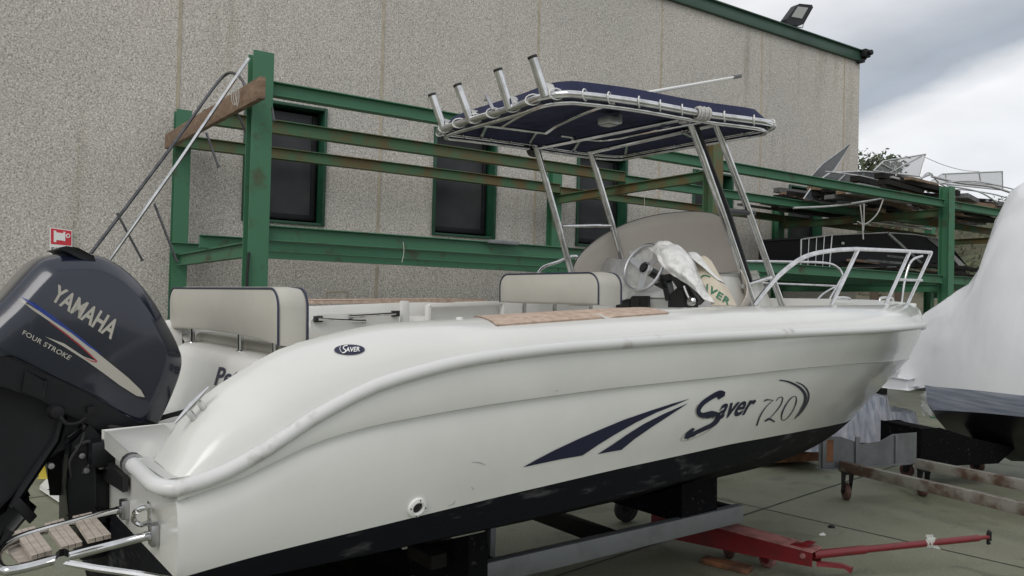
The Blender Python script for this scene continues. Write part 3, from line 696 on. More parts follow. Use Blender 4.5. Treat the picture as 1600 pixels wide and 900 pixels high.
# ---- deck liner: gunwale inner edge, cockpit walls, floor, foredeck, motor well
b = B(); S0, S1 = .55, 4.3
def FLZ(s_): return interp(s_, [(0, .05), (2.6, .05), (3.3, .22), (4.3, .40)])
FL = .40
def topat(s_): return sinterp(s_, TOPB), sinterp(s_, TOPZ)
ST = [S0 + (S1 - S0) * i / 30 for i in range(31)]
for sg in (-1, 1):
    rows = []
    for s_ in ST:
        w_, z_ = topat(s_); rows.append([L(s_, sg * w_, z_), L(s_, sg * (w_ - .02), z_ - .003), L(s_, sg * (w_ - .03), z_ - .02), L(s_, sg * (w_ - .03), z_ - .09), L(s_, sg * (w_ - .10), z_ - .12), L(s_, sg * (w_ - .12), FLZ(s_))])
    b.grid(rows)
b.grid([[L(s_, -(topat(s_)[0] - .12), FLZ(s_)), L(s_, topat(s_)[0] - .12, FLZ(s_))] for s_ in ST])
rows = []
for i in range(24):
    s_ = S1 + (6.86 - S1) * i / 23; w_, z_ = topat(s_); rows.append([L(s_, w_ * k, z_ + .035 * (1 - k * k)) for k in [-1 + q / 5 for q in range(11)]])
b.grid(rows)
w_, z_ = topat(S1); b.add([L(S1, -w_, z_), L(S1, w_, z_), L(S1, w_ - .1, FL), L(S1, -w_ + .1, FL)], [(0, 1, 2, 3)])
for k in range(10):
    a = -1 + k / 5; c = a + .2; b.add([L(S1, w_ * a, z_), L(S1, w_ * c, z_), L(S1, w_ * c, z_ + .035 * (1 - c * c)), L(S1, w_ * a, z_ + .035 * (1 - a * a))], [(0, 1, 2, 3)])
# quarters behind the cockpit
for sg in (-1, 1):
    rows = []
    for i in range(13):
        s_ = S0 * i / 12; w_, z_ = topat(s_); z2 = min(z_, .245 + (z_ - .29) * .3)
        rows.append([L(s_, sg * w_, z_), L(s_, sg * (w_ - .03), z_ - .01), L(s_, sg * (w_ - .05), z_ - .04 if z_ > .36 else z_ - .01), L(s_, sg * (w_ - .10), .25), L(s_, sg * .5, .25)])
    b.grid(rows)
    rr = [L(cR[0][0], sg * (1.12), .258), L(0, sg * .88, .283), L(0, sg * .78, .25), L(0, sg * .5, .25)]
# motor well floor and transom top
b.add([L(-.012, -.78, .262), L(-.012, -.30, .262), L(.10, -.30, .262), L(.10, -.78, .262)], [(0, 1, 2, 3)])
b.add([L(0, -.5, .25), L(0, .5, .25), L(S0, .5, .25), L(S0, -.5, .25)], [(0, 1, 2, 3)])
obj('deck_liner', b, 'gelcoat_inner', boat, ang=40)
# corner shelf on the stern quarter
b = B(); b.prism([L(-.02, -1.10, .225), L(.03, -1.12, .225), L(.06, -.86, .25), L(.25, -.6, .25), L(.25, -.3, .25), L(-.035, -.3, .245), L(-.035, -.9, .235)], BZ * .055); obj('stern_step', b, 'gelcoat', boat, bevel=.018, seg=3)
# aft bulkhead with boat name
b = B()
rows = []
for k in range(25):
    w_ = -.86 + 1.72 * k / 24; e_ = min(1, (0.86 - abs(w_)) / .18); zt = .540 - .16 * (1 - math.sqrt(max(0, 1 - (1 - e_) ** 2)))
    rows.append([L(.40, w_, .24), L(.43, w_, .30), L(.47, w_, zt - .06), L(.485, w_, zt - .02), L(.52, w_, zt), L(1.05, w_, zt + .005), L(1.05, w_, .05)])
b.grid(rows); bulk_bvh = BVHTree.FromPolygons(b.v, b.f)
obj('aft_locker', b, 'gelcoat_inner', boat, ang=50)
b = B(); b.box(L(.84, .05, .558), BX * .24, BY * .78, BZ * .028); obj('seat_cushion', b, 'cushion', boat, bevel=.03, seg=3)

# ---- decals projected onto a surface of the boat
def decal(name, polys, bvh, mt_, parent, off=.003, sub=3, label=None):
    b_ = B()
    for vs_, fs_ in polys:
        tris = [tuple(f) for f in fs_]; V_ = [tuple(q) for q in vs_]
        for _ in range(sub):
            nv = []; V2 = list(V_); cache = {}
            def mid(i, j):
                k = (min(i, j), max(i, j))
                if k not in cache: V2.append(((V_[i][0] + V_[j][0]) / 2, (V_[i][1] + V_[j][1]) / 2)); cache[k] = len(V2) - 1
                return cache[k]
            for t_ in tris:
                if len(t_) == 3:
                    a, c, d = t_; ab, bc, ca = mid(a, c), mid(c, d), mid(d, a); nv += [(a, ab, ca), (ab, c, bc), (ca, bc, d), (ab, bc, ca)]
                else: nv.append(t_)
            V_, tris = V2, nv
        P3 = []
        for x, y in V_:
            d = ray(x, y).normalized(); h_ = bvh.ray_cast(CAM, d)
            if h_[0] is None: P3.append(None); continue
            n_ = h_[1]; n_ = -n_ if n_.dot(d) > 0 else n_
            P3.append(h_[0] + n_ * off)
        ok = [t_ for t_ in tris if all(P3[i] is not None for i in t_)]
        b_.add([q if q is not None else Vector((0, 0, 0)) for q in P3], ok)
    used = sorted({i for f in b_.f for i in f}); mp_ = {o_: n_ for n_, o_ in enumerate(used)}
    b_.v = [b_.v[i] for i in used]; b_.f = [tuple(mp_[i] for i in f) for f in b_.f]; b_.m = [0] * len(b_.f)
    return obj(name, b_, mt_, parent, smooth=True, nofin=False, label=label, ang=60)
def poly(pts):
    tr = tessellate_polygon([[Vector((x, y, 0)) for x, y in pts]]); return (pts, [tuple(t_) for t_ in tr])
def stroke(pts, wds, n=5):
    P_ = smooth_path([Vector((x, y, 0)) for x, y in pts], n); k = len(P_); Lf, Rt = [], []
    for i, q in enumerate(P_):
        d = P_[min(i + 1, k - 1)] - P_[max(i - 1, 0)]; d.normalize(); s_ = Vector((-d.y, d.x, 0))
        u = i / (k - 1) * (len(wds) - 1); j = min(int(u), len(wds) - 2); ww = (wds[j] + (wds[j + 1] - wds[j]) * (u - j)) / 2
        Lf.append((q + s_ * ww)); Rt.append((q - s_ * ww))
    vs_ = [(q.x, q.y) for q in Lf + Rt]; fs_ = []
    for i in range(k - 1): fs_ += [(i, i + 1, k + i + 1), (i, k + i + 1, k + i)]
    return (vs_, fs_)
def textp(s_, quad_, shear=0, offset=0, space=1.):
    vs_, fs_ = text_2d(s_, shear, offset, space)
    fs2 = []
    for f in fs_:
        for k in range(1, len(f) - 1): fs2.append((f[0], f[k], f[k + 1]))
    return ([quadmap(quad_, u, v_) for u, v_ in vs_], fs2)
def z5(x, y): return (800 + x / 3.2, 560 + y / 3.2)          # measured on an enlargement of the side
decal('side_stripes', [poly([z5(*q) for q in [(52, 543), (120, 505), (210, 458), (330, 402), (450, 350), (560, 305), (700, 257), (800, 225), (888, 200), (820, 230), (720, 270), (620, 318), (520, 375), (430, 430), (350, 484), (240, 503), (140, 524)]]),
    poly([z5(*q) for q in [(425, 478), (500, 430), (580, 375), (660, 325), (760, 275), (880, 222), (800, 275), (700, 340), (610, 402), (545, 456), (480, 467)]])], hull_bvh, 'navy_decal', hull, sub=2)
S_ = [stroke([z5(*q) for q in [(1063, 176), (1040, 172), (1000, 190), (950, 225), (930, 262), (950, 285), (1000, 280), (1030, 290), (1008, 325), (960, 350), (905, 375), (868, 392)]], [5, 8, 7.5, 7, 6.5, 9, 12, 8.5, 7, 6.5, 6, 8.5])]
S_.append(poly([z5(*q) for q in [(1018, 186), (1040, 166), (1064, 166), (1062, 186), (1046, 196), (1030, 206)]]))
S_.append(poly([z5(*q) for q in [(858, 402), (868, 370), (900, 346), (914, 350), (896, 372), (930, 362), (940, 366), (905, 390)]]))
S_.append(textp('aver', [z5(1014, 306), z5(1198, 276), z5(1222, 204), z5(1038, 228)], shear=.35, offset=.022, space=1.0))
decal('name_lettering', S_, hull_bvh, 'navy_decal', hull, sub=1)
decal('lettering_outline', [stroke([z5(*q) for q in [(926, 230), (915, 262), (930, 292), (975, 298), (1015, 292)]], [.9, .9], 4), stroke([z5(*q) for q in [(868, 372), (850, 392), (846, 412), (900, 400), (960, 374), (1000, 345)]], [.9, .9], 4)], hull_bvh, 'silver_decal', hull, sub=1)
N7 = [stroke([z5(*q) for q in [(1258, 214), (1272, 206), (1305, 208)]], [1.4, 2.2, .8]), stroke([z5(*q) for q in [(1305, 208), (1270, 240), (1240, 285), (1222, 335)]], [.6, 1.2, 1.8, 2.4]),
    stroke([z5(*q) for q in [(1318, 212), (1335, 194), (1352, 198), (1340, 235), (1300, 285), (1268, 314)]], [.8, 1.0, 1.6, 1.6, .9, .6]), stroke([z5(*q) for q in [(1262, 314), (1285, 302), (1312, 316)]], [1.6, 3.4, 2.2]),
    stroke([z5(*q) for q in [(1418, 188), (1398, 194), (1372, 225), (1350, 270), (1348, 306), (1372, 300), (1402, 262), (1420, 215), (1418, 188)]], [.8, 1.2, 1.8, 2.2, 1.4, .9, 1.3, 1.8, .8])]
decal('model_number', N7, hull_bvh, 'navy_decal', hull, sub=1)
decal('swoosh_marks', [stroke([z5(*q) for q in [(1335, 108), (1380, 116), (1430, 140), (1462, 175), (1464, 215), (1440, 262), (1412, 302)]], [1.6, 2.6, 3.6, 4.4, 4.2, 2.6, .8]),
    stroke([z5(*q) for q in [(1418, 116), (1455, 135), (1480, 170), (1478, 212), (1455, 256), (1428, 290)]], [1, 2.2, 2.6, 2.4, 1.6, .6])], hull_bvh, 'navy_decal', hull, sub=1)
def oval(cx, cy, rx, ry, a0=0., n=28): return poly([(cx + rx * math.cos(t_ * 6.2832 / n) * math.cos(a0) - ry * math.sin(t_ * 6.2832 / n) * math.sin(a0), cy + rx * math.cos(t_ * 6.2832 / n) * math.sin(a0) + ry * math.sin(t_ * 6.2832 / n) * math.cos(a0)) for t_ in range(n)])
decal('oval_badge', [oval(546, 547.3, 24, 8, -.02)], hull_bvh, 'navy_decal', hull, off=.003, sub=1)
decal('badge_lettering', [textp('AVER', [(540, 552), (562, 550.5), (563, 543.5), (541, 544.5)], offset=.02), stroke([(543, 541.5), (538, 542.5), (536.5, 546), (540, 549), (538.5, 552.5), (534.5, 553)], [1.4, 1.6, 1.6, 1.6]), stroke([(532, 543), (531, 547), (533.5, 552)], [.8, .8])], hull_bvh, 'white_decal', hull, off=.005, sub=0)
decal('scuff_marks', [stroke([(736, 722), (748, 722.5), (758, 726)], [.5, 1.4, .5]), stroke([(736, 760), (740, 765)], [.6, 1.2]), stroke([(700, 790), (708, 787), (711, 781)], [.5, 1, .4]), stroke([(866, 611), (872, 610)], [.7, 1.0])], hull_bvh, 'lead_grey', hull, sub=0, off=.002)
decal('boat_name_lettering', [textp('Peto', [(335, 602), (384, 604), (389, 578), (340, 573)], shear=.16, offset=.02, space=1.0)], bulk_bvh, 'piping', boat, sub=1)
# teak step pads on the gunwale
b_ = poly([(748, 499), (757, 511), (840, 503.5), (930, 498), (1027, 491.5), (1026, 484), (1018, 481), (940, 482.5), (860, 487), (790, 492.5)])
def pad(name, P_, h, mt_, parent, bvh=hull_bvh, sub=3):
    o = decal(name, [P_], bvh, mt_, parent, off=.002, sub=sub)
    md = o.modifiers.new('t', 'SOLIDIFY'); md.thickness = h; md.offset = 1
    return o
def gun(s_, th, off=0.):
    rb0, rz0, tb0, tz0 = sinterp(s_, RUBB), sinterp(s_, RUBZ), sinterp(s_, TOPB), sinterp(s_, TOPZ)
    return L(s_, -(tb0 + (rb0 - tb0) * math.cos(th)) - off * math.cos(th) * .6, rz0 + (tz0 - rz0) * math.sin(th) + off)
for sA, sB in ((1.15, 1.68), (1.686, 2.04)):
    rws_ = []
    for i in range(25):
        s_ = sA + (sB - sA) * i / 24; lo, hi_ = .1, 1.5
        for _ in range(20):
            th = (lo + hi_) / 2; x, y = pixof(gun(s_, th))
            if y < 511 - (x - 757) * .072: hi_ = th
            else: lo = th
        th0 = 1.66; row = []
        for k in range(9):
            u = k / 8; row.append(gun(s_ - .03 * u * (1 if sA < 1.5 else -1), th0 + (th - th0) * u, .006))
        rws_.append([gun(s_, th0, -.004)] + row + [gun(s_, th, -.004)])
    b = B(); b.grid(rws_); b.add(rws_[0], [tuple(range(11))]); b.add(rws_[-1], [tuple(range(11))[::-1]])
    obj('teak_pad', b, 'teak', boat, ang=40)
b = B(); b.prism([L(s_, w_, .725 + .0 * k) for k, (s_, w_) in enumerate([(1.33, .97), (1.33, 1.17), (2.35, 1.20), (2.6, 1.16), (2.62, 1.0), (2.3, .965)])], BZ * .02); obj('teak_pad', b, 'teak', boat, bevel=.006)
# fuel cap / low fittings on the gunwale
for cx_, cy_, k in ((752, 494, 1), (718, 498, 0)):
    d = ray(cx_, cy_); h_ = hull_bvh.ray_cast(CAM, d.normalized())
    if h_[0]:
        b = B(); k_ = 1 if k else .55; b.lathe(h_[0] + BZ * .0, BZ, [(0, .012 * k_), (.018 * k_, .012 * k_), (.026 * k_, .004), (.027 * k_, -.01)], 18)
        if k: b.box(h_[0] + BZ * .014 + BX * .03, BX * .05, BY * .012, BZ * .006)
        obj('deck_fitting', b, 'black_plastic' if k else 'gelcoat', boat)
# through-hull vent
d = ray(651, 792).normalized(); h_ = hull_bvh.ray_cast(CAM, d); n_ = h_[1] if h_[1].dot(d) < 0 else -h_[1]
b = B(); b.lathe(h_[0], n_, [(.019, -.004), (.019, .010), (.024, .013), (.034, .010), (.036, -.002)], 28); vt = obj('hull_outlet', b, 'white_decal', boat)
b = B(); b.lathe(h_[0], n_, [(0.0, .004), (.0195, .004)], 24); obj('outlet_hole', b, 'black_plastic', vt)
b = B(); e1 = n_.orthogonal().normalized(); e2 = n_.cross(e1)
for k in range(4): b.lathe(h_[0] + n_ * .010 + (e1 * math.cos(k * 1.571 + .7) + e2 * math.sin(k * 1.571 + .7)) * .029, n_, [(0, .004), (.0025, .003), (.003, 0)], 8)
obj('screws', b, 'dark_metal', vt)
# stern cleat
def clt(pa, pb, w_):
    h1_ = hull_bvh.ray_cast(CAM, ray(*pa).normalized()); h2_ = hull_bvh.ray_cast(CAM, ray(*pb).normalized())
    n_ = h2_[1] if h2_[1].dot(h2_[0] - CAM) < 0 else -h2_[1]
    a = h1_[0] + n_ * .045; c = h2_[0] + n_ * .045; ax = (c - a).normalized(); b_ = B()
    b_.tube([a, a + (c - a) * .5, c], [.0045, .011, .0045], 10)
    for k in (.36, .66): b_.tube([a + (c - a) * k, a + (c - a) * k - n_ * .055], .011, 10)
    b_.beam(a + (c - a) * .26 - n_ * .045, a + (c - a) * .76 - n_ * .045, ax.cross(n_) * .016, n_ * .004)
    return obj('mooring_cleat', b_, 'steel', boat)
clt((286, 678), (338, 622), -1.0)
# port inner side: hatch, two locker stays, side box
def ip(x, y, w_=.82): return L(*bW(x, y, w_))
b = B(); b.prism([ip(484, 560), ip(486, 500), ip(496, 492), ip(618, 487), ip(623, 492), ip(624, 545)], BY * .02); ht = obj('locker_hatch', b, 'gelcoat', boat, bevel=.008)
for (x0, y0, x1, y1, xa, xb) in ((497, 498.5, 571, 502, 1, 0), (546, 494.5, 618, 490, 0, 1)):
    b = B(); b.tube([ip(x0, y0, .79), ip(x1, y1, .79)], .009, 8); st_ = obj('hatch_stay', b, 'steel', ht)
    b = B(); e_ = (x0, y0) if not xa else (x1, y1); f_ = (x1, y1) if not xa else (x0, y0); q = ip(*e_, .80); q2 = ip(e_[0] + (5 if not xa else -5), e_[1], .80)
    b.tube([q, q2], .012, 10); obj('stay_end', b, 'black_plastic', st_); b = B(); b.box(ip(*f_, .805), BX * .025, BY * .012, BZ * .018); obj('stay_hinge', b, 'black_plastic', st_, bevel=.002)
b = B(); b.beam(ip(632, 470, .84), ip(632, 520, .84), BX * .03, BY * .015); obj('side_rib', b, 'gelcoat', boat, bevel=.008)
b = B(); P_ = [(669, 477), (668, 512), (786, 508), (785, 473)]
for k in range(4): b.beam(ip(*P_[k], .84), ip(*P_[(k + 1) % 4], .84), BY * .02, (BZ if k % 2 else BX) * .012)
b.prism([ip(*q, .88) for q in P_], BY * .01); obj('side_pocket', b, 'gelcoat_inner', boat, bevel=.006)

# ---- backrests
def backrest(s0, s1, w0, w1, z0, z1, arch=0., posts=(), tilt=0., sagz=0.):
    prof = []; NS = 6; r_ = .075
    outline = [(w0, z0)]
    for k in range(NS + 1):
        a = math.pi / 2 * k / NS; outline.append((w0 + r_ - r_ * math.cos(a), z1 - r_ + r_ * math.sin(a)))
    for k in range(NS + 1):
        a = math.pi / 2 * k / NS; outline.append((w1 - r_ + r_ * math.sin(a), z1 - r_ + r_ * math.cos(a)))
    outline.append((w1, z0))
    for k in range(1, 10):
        t_ = k / 10; outline.append((w1 + (w0 - w1) * t_, z0 + arch * math.sin(math.pi * t_) ** .6))
    n = len(outline)
    def sec(s_, ins):
        cw, cz = (w0 + w1) / 2, (z0 + z1) / 2; return [L(s_ + tilt * (z_ - z0), w_ + (cw - w_) * ins / abs(w0 - cw), z_ + (cz - z_) * ins / (z1 - cz)) for w_, z_ in outline]
    b_ = B(); rr = [(s0 + .0, .012), (s0 + .006, .003), (s0 + .015, 0), ((s0 + s1) / 2, -.006), (s1 - .015, 0), (s1 - .006, .003), (s1, .012)]
    rows = [sec(s_, i_) for s_, i_ in rr]; b_.grid(rows, 0, True)
    b_.add(rows[0], [tuple(range(n))]); b_.add(rows[-1], [tuple(range(n))[::-1]])
    o = obj('backrest', b_, 'cushion', boat, ang=55)
    for s_ in (s0 + .004, s1 - .004):
        b_ = B(); b_.tube(sec(s_, 0)[:2 * NS + 4], .0045, 6); obj('piping', b_, 'piping', o)
    for pw, ps, zb in posts:
        b_ = B(); b_.tube([L(ps, pw, zb), L(ps, pw, z0 + .05)], .013, 10); b_.lathe(L(ps, pw, zb), BZ, [(.022, 0), (.020, .006), (.013, .010)], 14); obj('seat_post', b_, 'steel', o)
    return o
backrest(.50, .625, -.575, .92, .60, .815, .02, [(-.40, .56, .535), (.0, .56, .535), (.72, .56, .535), (-.53, .585, .535)])
bk2 = backrest(2.28, 2.46, -.46, .40, .735, .905, .0, [(-.30, 2.38, .45), (.0, 2.38, .45), (.28, 2.38, .45)])
b = B(); b.box(L(2.65, -.02, .42), BX * .22, BY * .42, BZ * .06); obj('helm_seat', b, 'cushion', boat, bevel=.04, seg=3)
b = B(); b.box(L(2.62, -.02, .21), BX * .20, BY * .38, BZ * .16); obj('seat_base', b, 'gelcoat_inner', boat, bevel=.03, seg=3)

# ---- console with screen, wheel and loose sheets
con = B(); con.prism([L(s_, -.42, z_) for s_, z_ in ((3.05, .05), (3.05, .62), (3.12, .78), (3.30, .88), (3.72, .92), (3.95, .62), (4.05, .05))], BY * .84)
cons = obj('console', con, 'gelcoat', boat, bevel=.05, seg=4)
def cpx(x, y, s_): return L(*bS(x, y, s_))
# wraparound screen: plan curve from the port end round the front to the starboard end
plan = smooth_path([Vector(q) for q in ((2.93, .50, 0), (3.15, .51, 0), (3.45, .47, 0), (3.68, .34, 0), (3.80, .12, 0), (3.82, -.08, 0), (3.76, -.27, 0), (3.64, -.40, 0), (3.50, -.47, 0))], 6)
RIMY = [(880, 440), (893, 422), (903, 402), (920, 384), (945, 366), (975, 351), (1005, 341), (1040, 334), (1080, 331), (1110, 333), (1128, 340), (1140, 356), (1150, 385), (1158, 425), (1164, 465), (1180, 500)]
rows = []
for q in plan:
    lo, hi_ = .6, 1.7
    for _ in range(24):
        z_ = (lo + hi_) / 2; x, y = pixof(L(q.x, q.y, z_))
        if y > sinterp(x, RIMY): lo = z_
        else: hi_ = z_
    zt = max(z_, .74)
    rows.append([L(q.x + .10 * math.sin(j / 8 * math.pi) * .4, q.y * (1 + .05 * math.sin(j / 8 * math.pi)), .70 + (zt - .70) * j / 8) for j in range(9)])
b = B(); b.grid(rows); scr = obj('console_screen', b, 'screen_film', boat, ang=60)
md = scr.modifiers.new('t', 'SOLIDIFY'); md.thickness = .005
b = B(); b.tube([r_[-1] for r_ in rows], .005, 6); obj('screen_edge', b, 'junk_grey', scr)
# steering wheel
wc = cpx(1006, 418, 2.98); wn = (-BX * .93 + BZ * .36).normalized(); we = BY; wu = wn.cross(we).normalized(); RW = .152
b = B(); b.tube([wc + (we * math.cos(a * .1963) + wu * math.sin(a * .1963)) * RW for a in range(32)], .0125, 8, closed=True); whl = obj('steering_wheel', b, 'alloy', boat)
b = B()
for a in (R(95), R(215), R(335)):
    d_ = we * math.cos(a) + wu * math.sin(a); s2 = wn.cross(d_); b.prism([wc - wn * .01 + s2 * .028, wc - wn * .01 - s2 * .028, wc + d_ * RW - s2 * .016, wc + d_ * RW + s2 * .016], -wn * .006)
b.lathe(wc - wn * .03, wn, [(.045, 0), (.045, .02), (.035, .032)], 20); obj('wheel_spokes', b, 'alloy', whl)
b = B(); b.lathe(wc - wn * .02, wn, [(0, .028), (.026, .028), (.03, .015)], 18); b.tube([wc - wn * .03, wc - wn * .16], .03, 10); obj('wheel_hub', b, 'black_plastic', whl)
# dashboard parts: black switch panels, throttle bracket
b = B()
for x0, x1, y0, y1 in ((963, 982, 468, 480), (986, 998, 463, 479), (1001, 1012, 463, 479)): b.prism([cpx(x0, y1, 3.03), cpx(x1, y1, 3.03), cpx(x1, y0, 3.03), cpx(x0, y0, 3.03)], BX * .02)
obj('switch_panel', b, 'black_plastic', boat, bevel=.003)
b = B(); S2 = 2.94
for pts in ([(1031, 430), (1048, 428), (1050, 437), (1034, 440)], [(1031, 430), (1040, 436), (1048, 468), (1040, 470)], [(1045, 430), (1062, 429), (1072, 448), (1060, 452)], [(1062, 429), (1070, 438), (1092, 470), (1086, 476), (1072, 478)], [(1044, 462), (1058, 450), (1078, 458), (1082, 480), (1044, 480)], [(1022, 445), (1034, 438), (1042, 448), (1036, 452)]):
    b.prism([cpx(x, y, S2) for x, y in pts], BX * .05)
obj('throttle_box', b, 'black_plastic', boat, bevel=.006)
b = B(); b.tube(smooth_path([cpx(1069, 447, S2 - .02), cpx(1075, 462, S2 - .02), cpx(1080, 470, S2 - .02)], 4), .008, 8); b.lathe(cpx(1082, 471, S2 - .01), -BX, [(.026, 0), (.026, .02), (.018, .026), (0, .026)], 18); obj('throttle_lever', b, 'steel', boat)

def drape(name, outline_rows, mt_, label, cat, amp=.02, ang_s=3.0, th=.002, parent=None, nu=30, nv=22, seed=0.):
    # outline_rows: rows of (px, py, s) control points -> smooth crumpled cloth
    ctrl = [[cpx(x, y, s_) for x, y, s_ in r_] for r_ in outline_rows]
    rws = [smooth_path(r_, 8) for r_ in ctrl]; cols = list(zip(*rws)); cols = [smooth_path(c_, 8) for c_ in cols]
    out_ = []
    for c_ in cols:
        row = []
        for q in c_:
            n1_ = noise.noise(q * 9 + Vector((seed, 0, 0))); n2_ = noise.noise(q * 22 + Vector((0, seed, 3))); n3_ = abs(noise.noise(q * 13 + Vector((seed, 5, 3))))
            row.append(q + (-BX * .7 + BZ * .3 - BY * .3) * (n1_ * amp + n2_ * amp * .8 + n3_ * amp * 1.3) )
        out_.append(row)
    b_ = B(); b_.grid(out_); o = obj(name, b_, mt_, parent, ang=50)
    md_ = o.modifiers.new('t', 'SOLIDIFY'); md_.thickness = th
    if not parent: tag(o, label, cat)
    return o
drape('dust_sheet', [[(1012, 388, 2.95), (1038, 376, 2.95), (1062, 384, 2.98), (1076, 398, 3.05)], [(1026, 400, 2.86), (1044, 396, 2.83), (1070, 402, 2.9), (1086, 410, 3.0)], [(1032, 412, 2.84), (1052, 418, 2.82), (1078, 424, 2.86), (1098, 436, 2.98)], [(1042, 424, 2.84), (1064, 430, 2.82), (1086, 442, 2.84), (1110, 458, 2.95)], [(1086, 452, 2.84), (1094, 462, 2.84), (1104, 470, 2.86), (1124, 478, 2.95)]], 'white_sheet', 'crumpled white plastic sheet hanging over the steering wheel and throttle', 'plastic sheet', amp=.035, seed=2)
drape('dust_sheet', [[(984, 393, 3.04), (1000, 391, 3.04), (1018, 388, 3.04)], [(984, 420, 3.02), (1000, 420, 3.03), (1020, 410, 3.04)], [(960, 445, 3.02), (985, 445, 3.02), (1000, 448, 3.04)], [(950, 464, 3.0), (968, 470, 3.0), (984, 466, 3.02)]], 'clear_sheet', 'thin clear plastic sheet hanging behind the steering wheel beside the helm backrest', 'plastic sheet', amp=.02, seed=7)
drape('dust_sheet', [[(898, 403, 3.35), (930, 402, 3.35), (960, 404, 3.3), (984, 404, 3.25)], [(900, 425, 3.3), (930, 425, 3.28), (960, 430, 3.2), (984, 430, 3.15)], [(905, 465, 3.2), (930, 470, 3.18), (955, 476, 3.12), (980, 470, 3.1)]], 'clear_sheet', 'hazy plastic sheet hanging inside the screen left of the steering wheel', 'plastic sheet', amp=.02, seed=9)
cc = drape('console_cover', [[(1078, 412, 3.08), (1098, 400, 3.1), (1112, 408, 3.1)], [(1090, 430, 2.98), (1108, 424, 3.0), (1128, 436, 3.05)], [(1104, 452, 2.92), (1124, 448, 2.95), (1142, 458, 3.02)], [(1112, 478, 2.9), (1132, 478, 2.92), (1152, 478, 3.0)]], 'cream_cloth', 'cream cloth cover with green lettering folded on the console below the screen', 'cover', amp=.012, seed=4)
ccm = BVHTree.FromPolygons([v_.co + cc.location for v_ in cc.data.vertices], [tuple(p_.vertices) for p_ in cc.data.polygons])
decal('cover_lettering', [textp('AVER', [(1094, 448), (1138, 478), (1142, 469), (1100, 438)], offset=.03, space=1.15)], ccm, 'green_print', cc, sub=1, off=.004)
decal('cover_symbol', [stroke([(1110, 433), (1100, 431), (1092, 438), (1094, 446), (1101, 450)], [1.8, 2.2, 2.2, 1.2])], ccm, 'green_print', cc, sub=0, off=.004)
drape('dust_sheet', [[(1074, 392, 3.06), (1088, 396, 3.06), (1098, 404, 3.1)], [(1082, 404, 2.98), (1102, 414, 3.0), (1114, 424, 3.06)], [(1098, 416, 2.95), (1120, 436, 2.98), (1134, 444, 3.04)]], 'white_sheet', 'small white plastic flap folded over the top of the cream cover', 'plastic sheet', amp=.02, seed=12)

# ---- T-top
ZC = 1.80
def tz(x, y, z_=ZC): return L(*bZ(x, y, z_))
def tw(x, y, w_): return L(*bW(x, y, w_))
PER = [(686, 207), (698, 199), (740, 186), (800, 168), (845, 152), (880, 147), (915, 149), (1000, 160), (1100, 178), (1190, 190), (1206, 195), (1203, 201), (1170, 207), (1080, 223), (990, 240), (962, 243), (900, 237), (800, 222), (715, 211)]
per3 = smooth_path([tz(*q) for q in PER], 6, True)
b = B(); b.tube(per3, .019, 10, closed=True)
ttop = obj('canopy_frame', b, 'steel', boat, ang=60)
cen = sum(per3, Vector()) / len(per3)
def tt(pts, r_, mt_='steel', name='frame_tube', n=10):
    b_ = B(); b_.tube(pts, r_, n); return obj(name, b_, mt_, ttop)
inner = smooth_path([cen + (tz(*q) - cen) * .955 - BZ * .035 for q in PER], 6, True)
b = B(); b.tube(inner, .013, 8, closed=True); obj('lower_hoop', b, 'steel', ttop, ang=60)
tt([tz(743, 194, ZC - .02), tz(800, 201, ZC - .02), tz(853, 208, ZC - .02)], .010)
tt(smooth_path([tz(853, 208, ZC - .03), tz(875, 194), tz(920, 174), tz(962, 160, ZC - .0)], 5), .010)
tt(smooth_path([tz(784, 198, ZC - .02), tz(815, 180), tz(842, 168)], 4), .008)
tt(smooth_path([tz(876, 212, ZC - .03), tz(930, 219, ZC - .03), tz(960, 217, ZC - .03), tz(1000, 209, ZC - .03), tz(1100, 190, ZC - .03)], 5), .009)
for p_, q_ in (((760, 197), (752, 214)), ((838, 207), (829, 223)), ((908, 217), (896, 235)), ((980, 224), (977, 240)), ((1066, 206), (1082, 214))): tt([tz(*p_, ZC - .02), tz(*q_, ZC - .01)], .011)
# legs
def leg(pts, r_, nm='leg'): return tt([L(*q) for q in pts], r_, 'steel', nm, 14)
WS_, WP_ = -.45, .45
leg([bW(1076, 184, WS_), bW(1126, 325, WS_), bW(1179, 480, WS_)], .021)
leg([bW(1118, 193, WS_), bW(1166, 320, WS_), bW(1224, 482, WS_)], .021)
leg([bW(838, 230, WP_), bW(893, 426, WP_)], .021)
leg([bW(922, 236, WP_), bW(958, 356, WP_), bW(974, 412, WP_)], .021)
tt([tw(1138, 330, WS_), tw(1178, 333, WS_)], .018, 'black_plastic', 'leg_brace'); tt([tw(1160, 447, WS_), tw(1208, 432, WS_)], .016, 'steel', 'leg_brace')
tt([tw(878, 353, WP_), tw(956, 353, WP_)], .012, name='leg_brace')
tt([tw(1086, 192, WS_ - .004), tw(1138, 330, WS_ - .004), tw(1173, 440, WS_ - .004)], .015, 'black_plastic', 'cable_conduit')
tt([L(*bW(838, 232, WP_)), L(*bW(1076, 184, WS_))], .014, name='cross_tube'); tt([L(*bW(922, 238, WP_)), L(*bW(1118, 194, WS_))], .016, name='cross_tube')
b = B(); b.box(tw(1070, 184, WS_ - .02), BX * .03, BY * .03, BZ * .035); obj('corner_clamp', b, 'light_metal', ttop, bevel=.012, seg=3)
b = B(); c_ = tz(833, 237, ZC - .05); b.lathe(c_, -BX * .3 + BZ * -.95, [(0, .03), (.03, .028), (.045, .01), (.045, -.01), (.02, -.02)], 18); obj('round_light', b, 'black_plastic', ttop)
